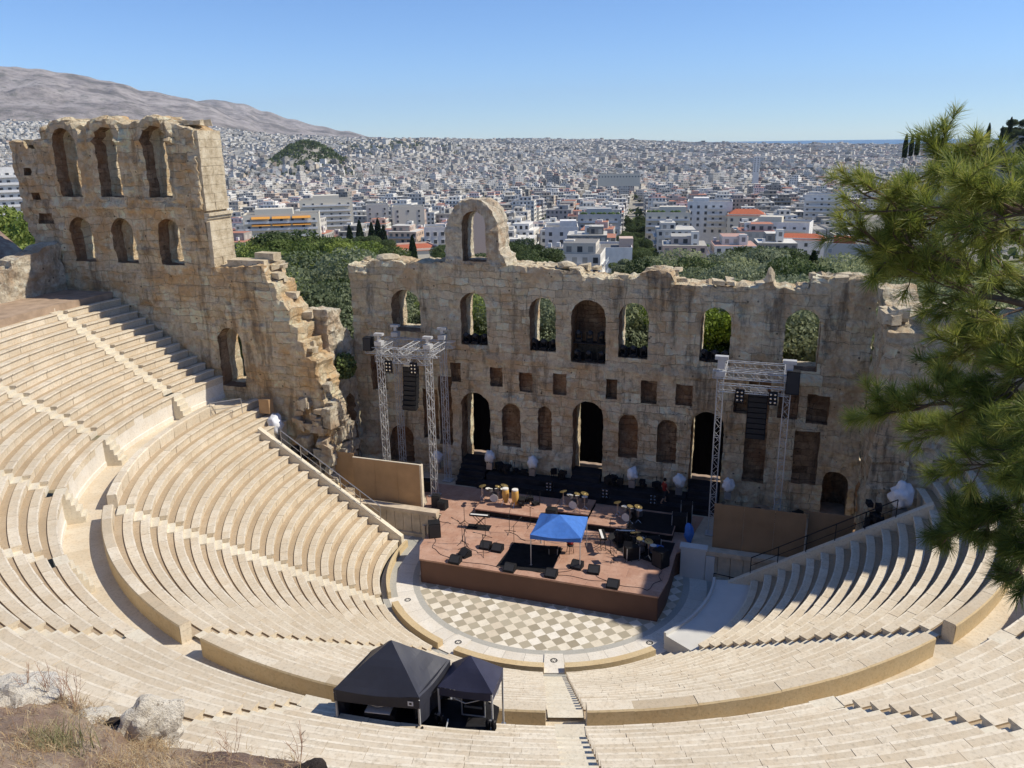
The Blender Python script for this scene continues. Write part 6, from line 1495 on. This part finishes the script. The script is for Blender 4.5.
# dry grass
def grass_mat(name, stops):
    k = NT(name); t = k.attr('tone'); M[name] = k.fin(k.ramp(t, stops), .8, .15)
grass_mat('dry_grass', [(0, (.17, .10, .055)), (.4, (.32, .21, .11)), (.75, (.45, .33, .18)), (1, (.56, .46, .29))])
grass_mat('green_grass', [(0, (.10, .10, .045)), (.6, (.19, .18, .085)), (1, (.32, .29, .15))])
grass_mat('stalk_brown', [(0, (.26, .15, .11)), (1, (.42, .29, .2))])
R_ = random.Random(3); tri = []
def blade(m, p, L, w_, lean):
    a = R_.random() * 2 * PI; d = Vector((math.cos(a), math.sin(a), 0)); s = Vector((-d.y, d.x, 0)) * w_; t = R_.random(); q = p; u = Vector((0, 0, 1))
    pts = [p + (Vector((0, 0, 1)) * L * f * (1 - .35 * lean * f) + d * L * lean * f * f) for f in (0, .5, 1)]
    m.add([pts[0] - s, pts[0] + s, pts[1] + s * .7, pts[1] - s * .7, pts[2]], [(0, 1, 2, 3), (3, 2, 4)], 0, tone=t)
m = MB()
for q in range(42000):
    i = int(ns * (.05 + .62 * R_.random())); j = int(nt_ * (.26 + .62 * R_.random() ** 1.2)); p = BANK[i][j].copy(); p += Vector((R_.gauss(0, .05), R_.gauss(0, .05), 0))
    if noise.noise(p * 1.5) < -.12 and R_.random() < .8: continue
    if i > ns * .47 and R_.random() < .55: continue
    blade(m, p - Vector((0, 0, .02)), .04 + .09 * R_.random() ** 1.5, .0024, .7 + 1.3 * R_.random())
tag(m.build('dry_grass', [M['dry_grass']]), kind='stuff')
m = MB(); pc = at(44, 748, 6.6)
for q in range(700):
    p = pc + Vector((R_.gauss(0, .13), R_.gauss(0, .13), -.16)); blade(m, p, .14 + .2 * R_.random(), .003, .3 + .6 * R_.random())
tag(m.build('grass_tuft', [M['green_grass']]), 'greenish tuft of grass at the lower left', 'grass tuft')
for n_, (u, v, d) in enumerate(((24, 690, 8.1), (48, 692, 8.0), (62, 694, 7.9), (232, 756, 6.4), (300, 760, 6.1), (75, 700, 7.8))):
    m = MB(); p = at(u, v + 8, d)
    for q in range(7):
        a = R_.random() * 6.3; e = p + Vector((.10 * math.cos(a), .10 * math.sin(a), .28 + .16 * R_.random())); k_ = p.lerp(e, .5) + Vector((.02, .01, .02)); m.tube(p, k_, .003, .0025, 3, tone=R_.random()); m.tube(k_, e, .0025, .0015, 3, tone=R_.random())
        for z in range(3): m.tube(k_.lerp(e, z / 3), k_.lerp(e, z / 3) + Vector((R_.gauss(0, .04), R_.gauss(0, .04), .06)), .002, .001, 3, tone=R_.random())
    tag(m.build('dry_stalks', [M['stalk_brown']]), 'thin dry reddish stalks standing on the edge of the bank', 'dry plant', 'dry stalks on the bank')

# ------------------------------------------------------------------ pine tree overhanging the right side
k = NT('needle'); t = k.attr('tone'); c = k.ramp(t, [(0, (.065, .10, .02)), (.4, (.18, .225, .042)), (.75, (.36, .38, .075)), (1, (.48, .41, .13))]); k.fin(c, .5, .35)
tn = k.n('ShaderNodeBsdfTranslucent'); k.l(c, tn.inputs[0]); mx = k.n('ShaderNodeMixShader'); mx.inputs[0].default_value = .45; k.l(k.b.outputs[0], mx.inputs[1]); k.l(tn.outputs[0], mx.inputs[2]); k.l(mx.outputs[0], k.t.nodes['Material Output'].inputs[0]); M['needle'] = k.mat
simple('twig', (.15, .105, .075), .9, .1, var=.3, scale=20)
pine = thing('pine_tree', 'near pine tree whose needled branches hang in from the right edge', 'tree', (0, 0, 0))
R_ = random.Random(17); ND = MB(); BR = MB()
def tuft(p, dirv, n, L, tone):
    dirv = dirv.normalized(); a = dirv.orthogonal().normalized(); b = dirv.cross(a)
    for q in range(n):
        ph = R_.random() * 2 * PI; sp_ = .25 + .75 * R_.random(); d = (dirv * (1.1 - .6 * sp_) + (a * math.cos(ph) + b * math.sin(ph)) * sp_).normalized(); o = p - dirv * .05 * R_.random(); l_ = L * (.65 + .5 * R_.random())
        s = d.cross(Vector((R_.gauss(0, 1), R_.gauss(0, 1), R_.gauss(0, 1)))).normalized() * .0013; e = o + d * l_ + Vector((0, 0, -.10 * l_ * R_.random())); md_ = o.lerp(e, .5) + Vector((0, 0, .012 * l_))
        ND.add([o - s, o + s, md_ + s, md_ - s, e], [(0, 1, 2, 3), (3, 2, 4)], 0, tone=min(1, max(0, tone + R_.gauss(0, .14))))
def twig(p, dirv, L, depth, r, tone):
    """recursive shoot: bent twig with side shoots, needles gathered in tufts towards the tips"""
    n = 5; q = p.copy(); d = dirv.normalized(); pts = [q.copy()]
    for i in range(n):
        d = (d + Vector((R_.gauss(0, .13), R_.gauss(0, .13), R_.gauss(0, .10) + .03))).normalized(); q = q + d * L / n; pts.append(q.copy())
    for i in range(n): BR.tube(pts[i], pts[i + 1], r * (1 - .14 * i), r * (1 - .14 * (i + 1)), 5)
    if depth == 0:
        tuft(pts[-1], d, 56, .11, tone); tuft(pts[-2], d, 30, .10, tone - .1); return
    tuft(pts[-1], d, 50, .11, tone); tuft(pts[-2], d, 26, .10, tone - .1)
    for i in range(1, n + 1):
        for s in range(2 if depth > 1 else 1):
            if R_.random() < .12: continue
            sd_ = (d + Vector((R_.gauss(0, .65), R_.gauss(0, .65), R_.gauss(0, .5) + .12))).normalized(); twig(pts[i], sd_, L * (.40 + .22 * R_.random()), depth - 1, r * .55, tone + R_.gauss(0, .10))
def limb(px, depth, r0, tone, tl=.34):
    P_ = [at(u, v, d) for u, v, d in px]; pts = [P_[0]]
    for a, b in zip(P_, P_[1:]):
        for j in range(1, 5): pts.append(a.lerp(b, j / 4) + Vector((R_.gauss(0, .012), R_.gauss(0, .012), R_.gauss(0, .012))))
    m = MB(); N_ = len(pts) - 1
    for i in range(N_): m.tube(pts[i], pts[i + 1], r0 * (1 - .75 * i / N_), r0 * (1 - .75 * (i + 1) / N_), 7)
    m.build('limb', [M['twig']], pine)
    for i in range(3, N_ + 1):
        d = (pts[i] - pts[i - 1]).normalized(); k_ = 1 if i < N_ * .5 else 2
        for s in range(k_):
            sd_ = (d * .8 + Vector((R_.gauss(0, .5), R_.gauss(0, .5), R_.gauss(0, .4) + .1))).normalized(); twig(pts[i], sd_, tl * (.7 + .5 * R_.random()), depth, r0 * .28, tone + R_.gauss(0, .08))
def limbs():
    limb([(1150, 320, 4.8), (1040, 250, 4.9), (960, 212, 5.1), (890, 205, 5.2)], 1, .032, .66, .27)
    limb([(1150, 320, 5.4), (1030, 280, 5.3), (950, 262, 5.2), (880, 245, 5.1)], 1, .032, .58, .27)
    limb([(1150, 270, 5.6), (1040, 205, 5.6), (985, 180, 5.6), (942, 168, 5.6)], 1, .028, .64, .26)
    limb([(1160, 340, 5.0), (1050, 310, 5.0), (975, 292, 5.1), (915, 270, 5.3)], 1, .028, .46, .27)
    limb([(1160, 260, 4.6), (1060, 225, 4.6), (1010, 210, 4.6), (970, 220, 4.7)], 1, .028, .55, .25)
    limb([(1160, 380, 5.3), (1070, 345, 5.3), (1005, 345, 5.4), (960, 352, 5.5)], 1, .024, .6, .22)
    limb([(1160, 400, 4.9), (1080, 385, 4.9), (1030, 375, 5.0), (1000, 395, 5.0)], 1, .024, .55, .22)
    limb([(1150, 450, 5.6), (1060, 440, 5.6), (990, 440, 5.6), (930, 430, 5.7)], 1, .02, .5, .16)
    limb([(1160, 420, 5.2), (1040, 400, 5.1), (950, 405, 5.0), (880, 415, 5.0)], 1, .024, .62, .15)
    limb([(1150, 470, 4.6), (1040, 490, 4.6), (985, 520, 4.7), (945, 540, 4.8)], 1, .022, .2, .13)
    limb([(1140, 500, 4.4), (1050, 530, 4.4), (1010, 575, 4.5)], 1, .02, .2, .12)
    limb([(1150, 350, 4.3), (1070, 420, 4.3), (1035, 450, 4.4), (1005, 460, 4.5)], 1, .024, .4, .2)
limbs()
ND.build('needles', [M['needle']], pine); BR.build('twigs', [M['twig']], pine)
m = MB(); tb = at(1900, 300, 8.6); pts = [Vector((tb.x, tb.y, CO.z - 3.2)), Vector((tb.x + .05, tb.y, CO.z - 1.5)), Vector((tb.x - .05, tb.y + .05, CO.z + .2)), Vector((tb.x, tb.y, CO.z + 2.2)), Vector((tb.x + .1, tb.y, CO.z + 4.5))]
for i in range(4): m.tube(pts[i], pts[i + 1], .22 - .035 * i, .22 - .035 * (i + 1), 12)
for u, v, d in ((1150, 300, 4.8), (1150, 300, 5.4), (1150, 250, 5.6), (1160, 330, 5.0), (1160, 220, 4.6), (1160, 420, 5.2), (1160, 380, 4.7), (1150, 470, 4.6), (1140, 500, 4.4), (1150, 350, 4.3)):
    e = at(u, v, d); z = min(CO.z + 4, max(CO.z - 1.5, e.z - .3)); m.tube((tb.x, tb.y, z), e, .06, .035, 7)
m.build('trunk', [M['bark']], pine)

# ------------------------------------------------------------------ air
k = NT('air'); k.t.nodes.remove(k.b); vp = k.n('ShaderNodeVolumePrincipled'); vp.inputs['Color'].default_value = (.72, .84, 1, 1); vp.inputs['Density'].default_value = 2.8e-5; vp.inputs['Anisotropy'].default_value = 0
k.l(vp.outputs[0], k.t.nodes['Material Output'].inputs['Volume'])
mb = MB(); mb.box((0, 0, 520), (42000, 42000, 1304)); hz = tag(mb.build('haze', [k.mat]), kind='stuff')
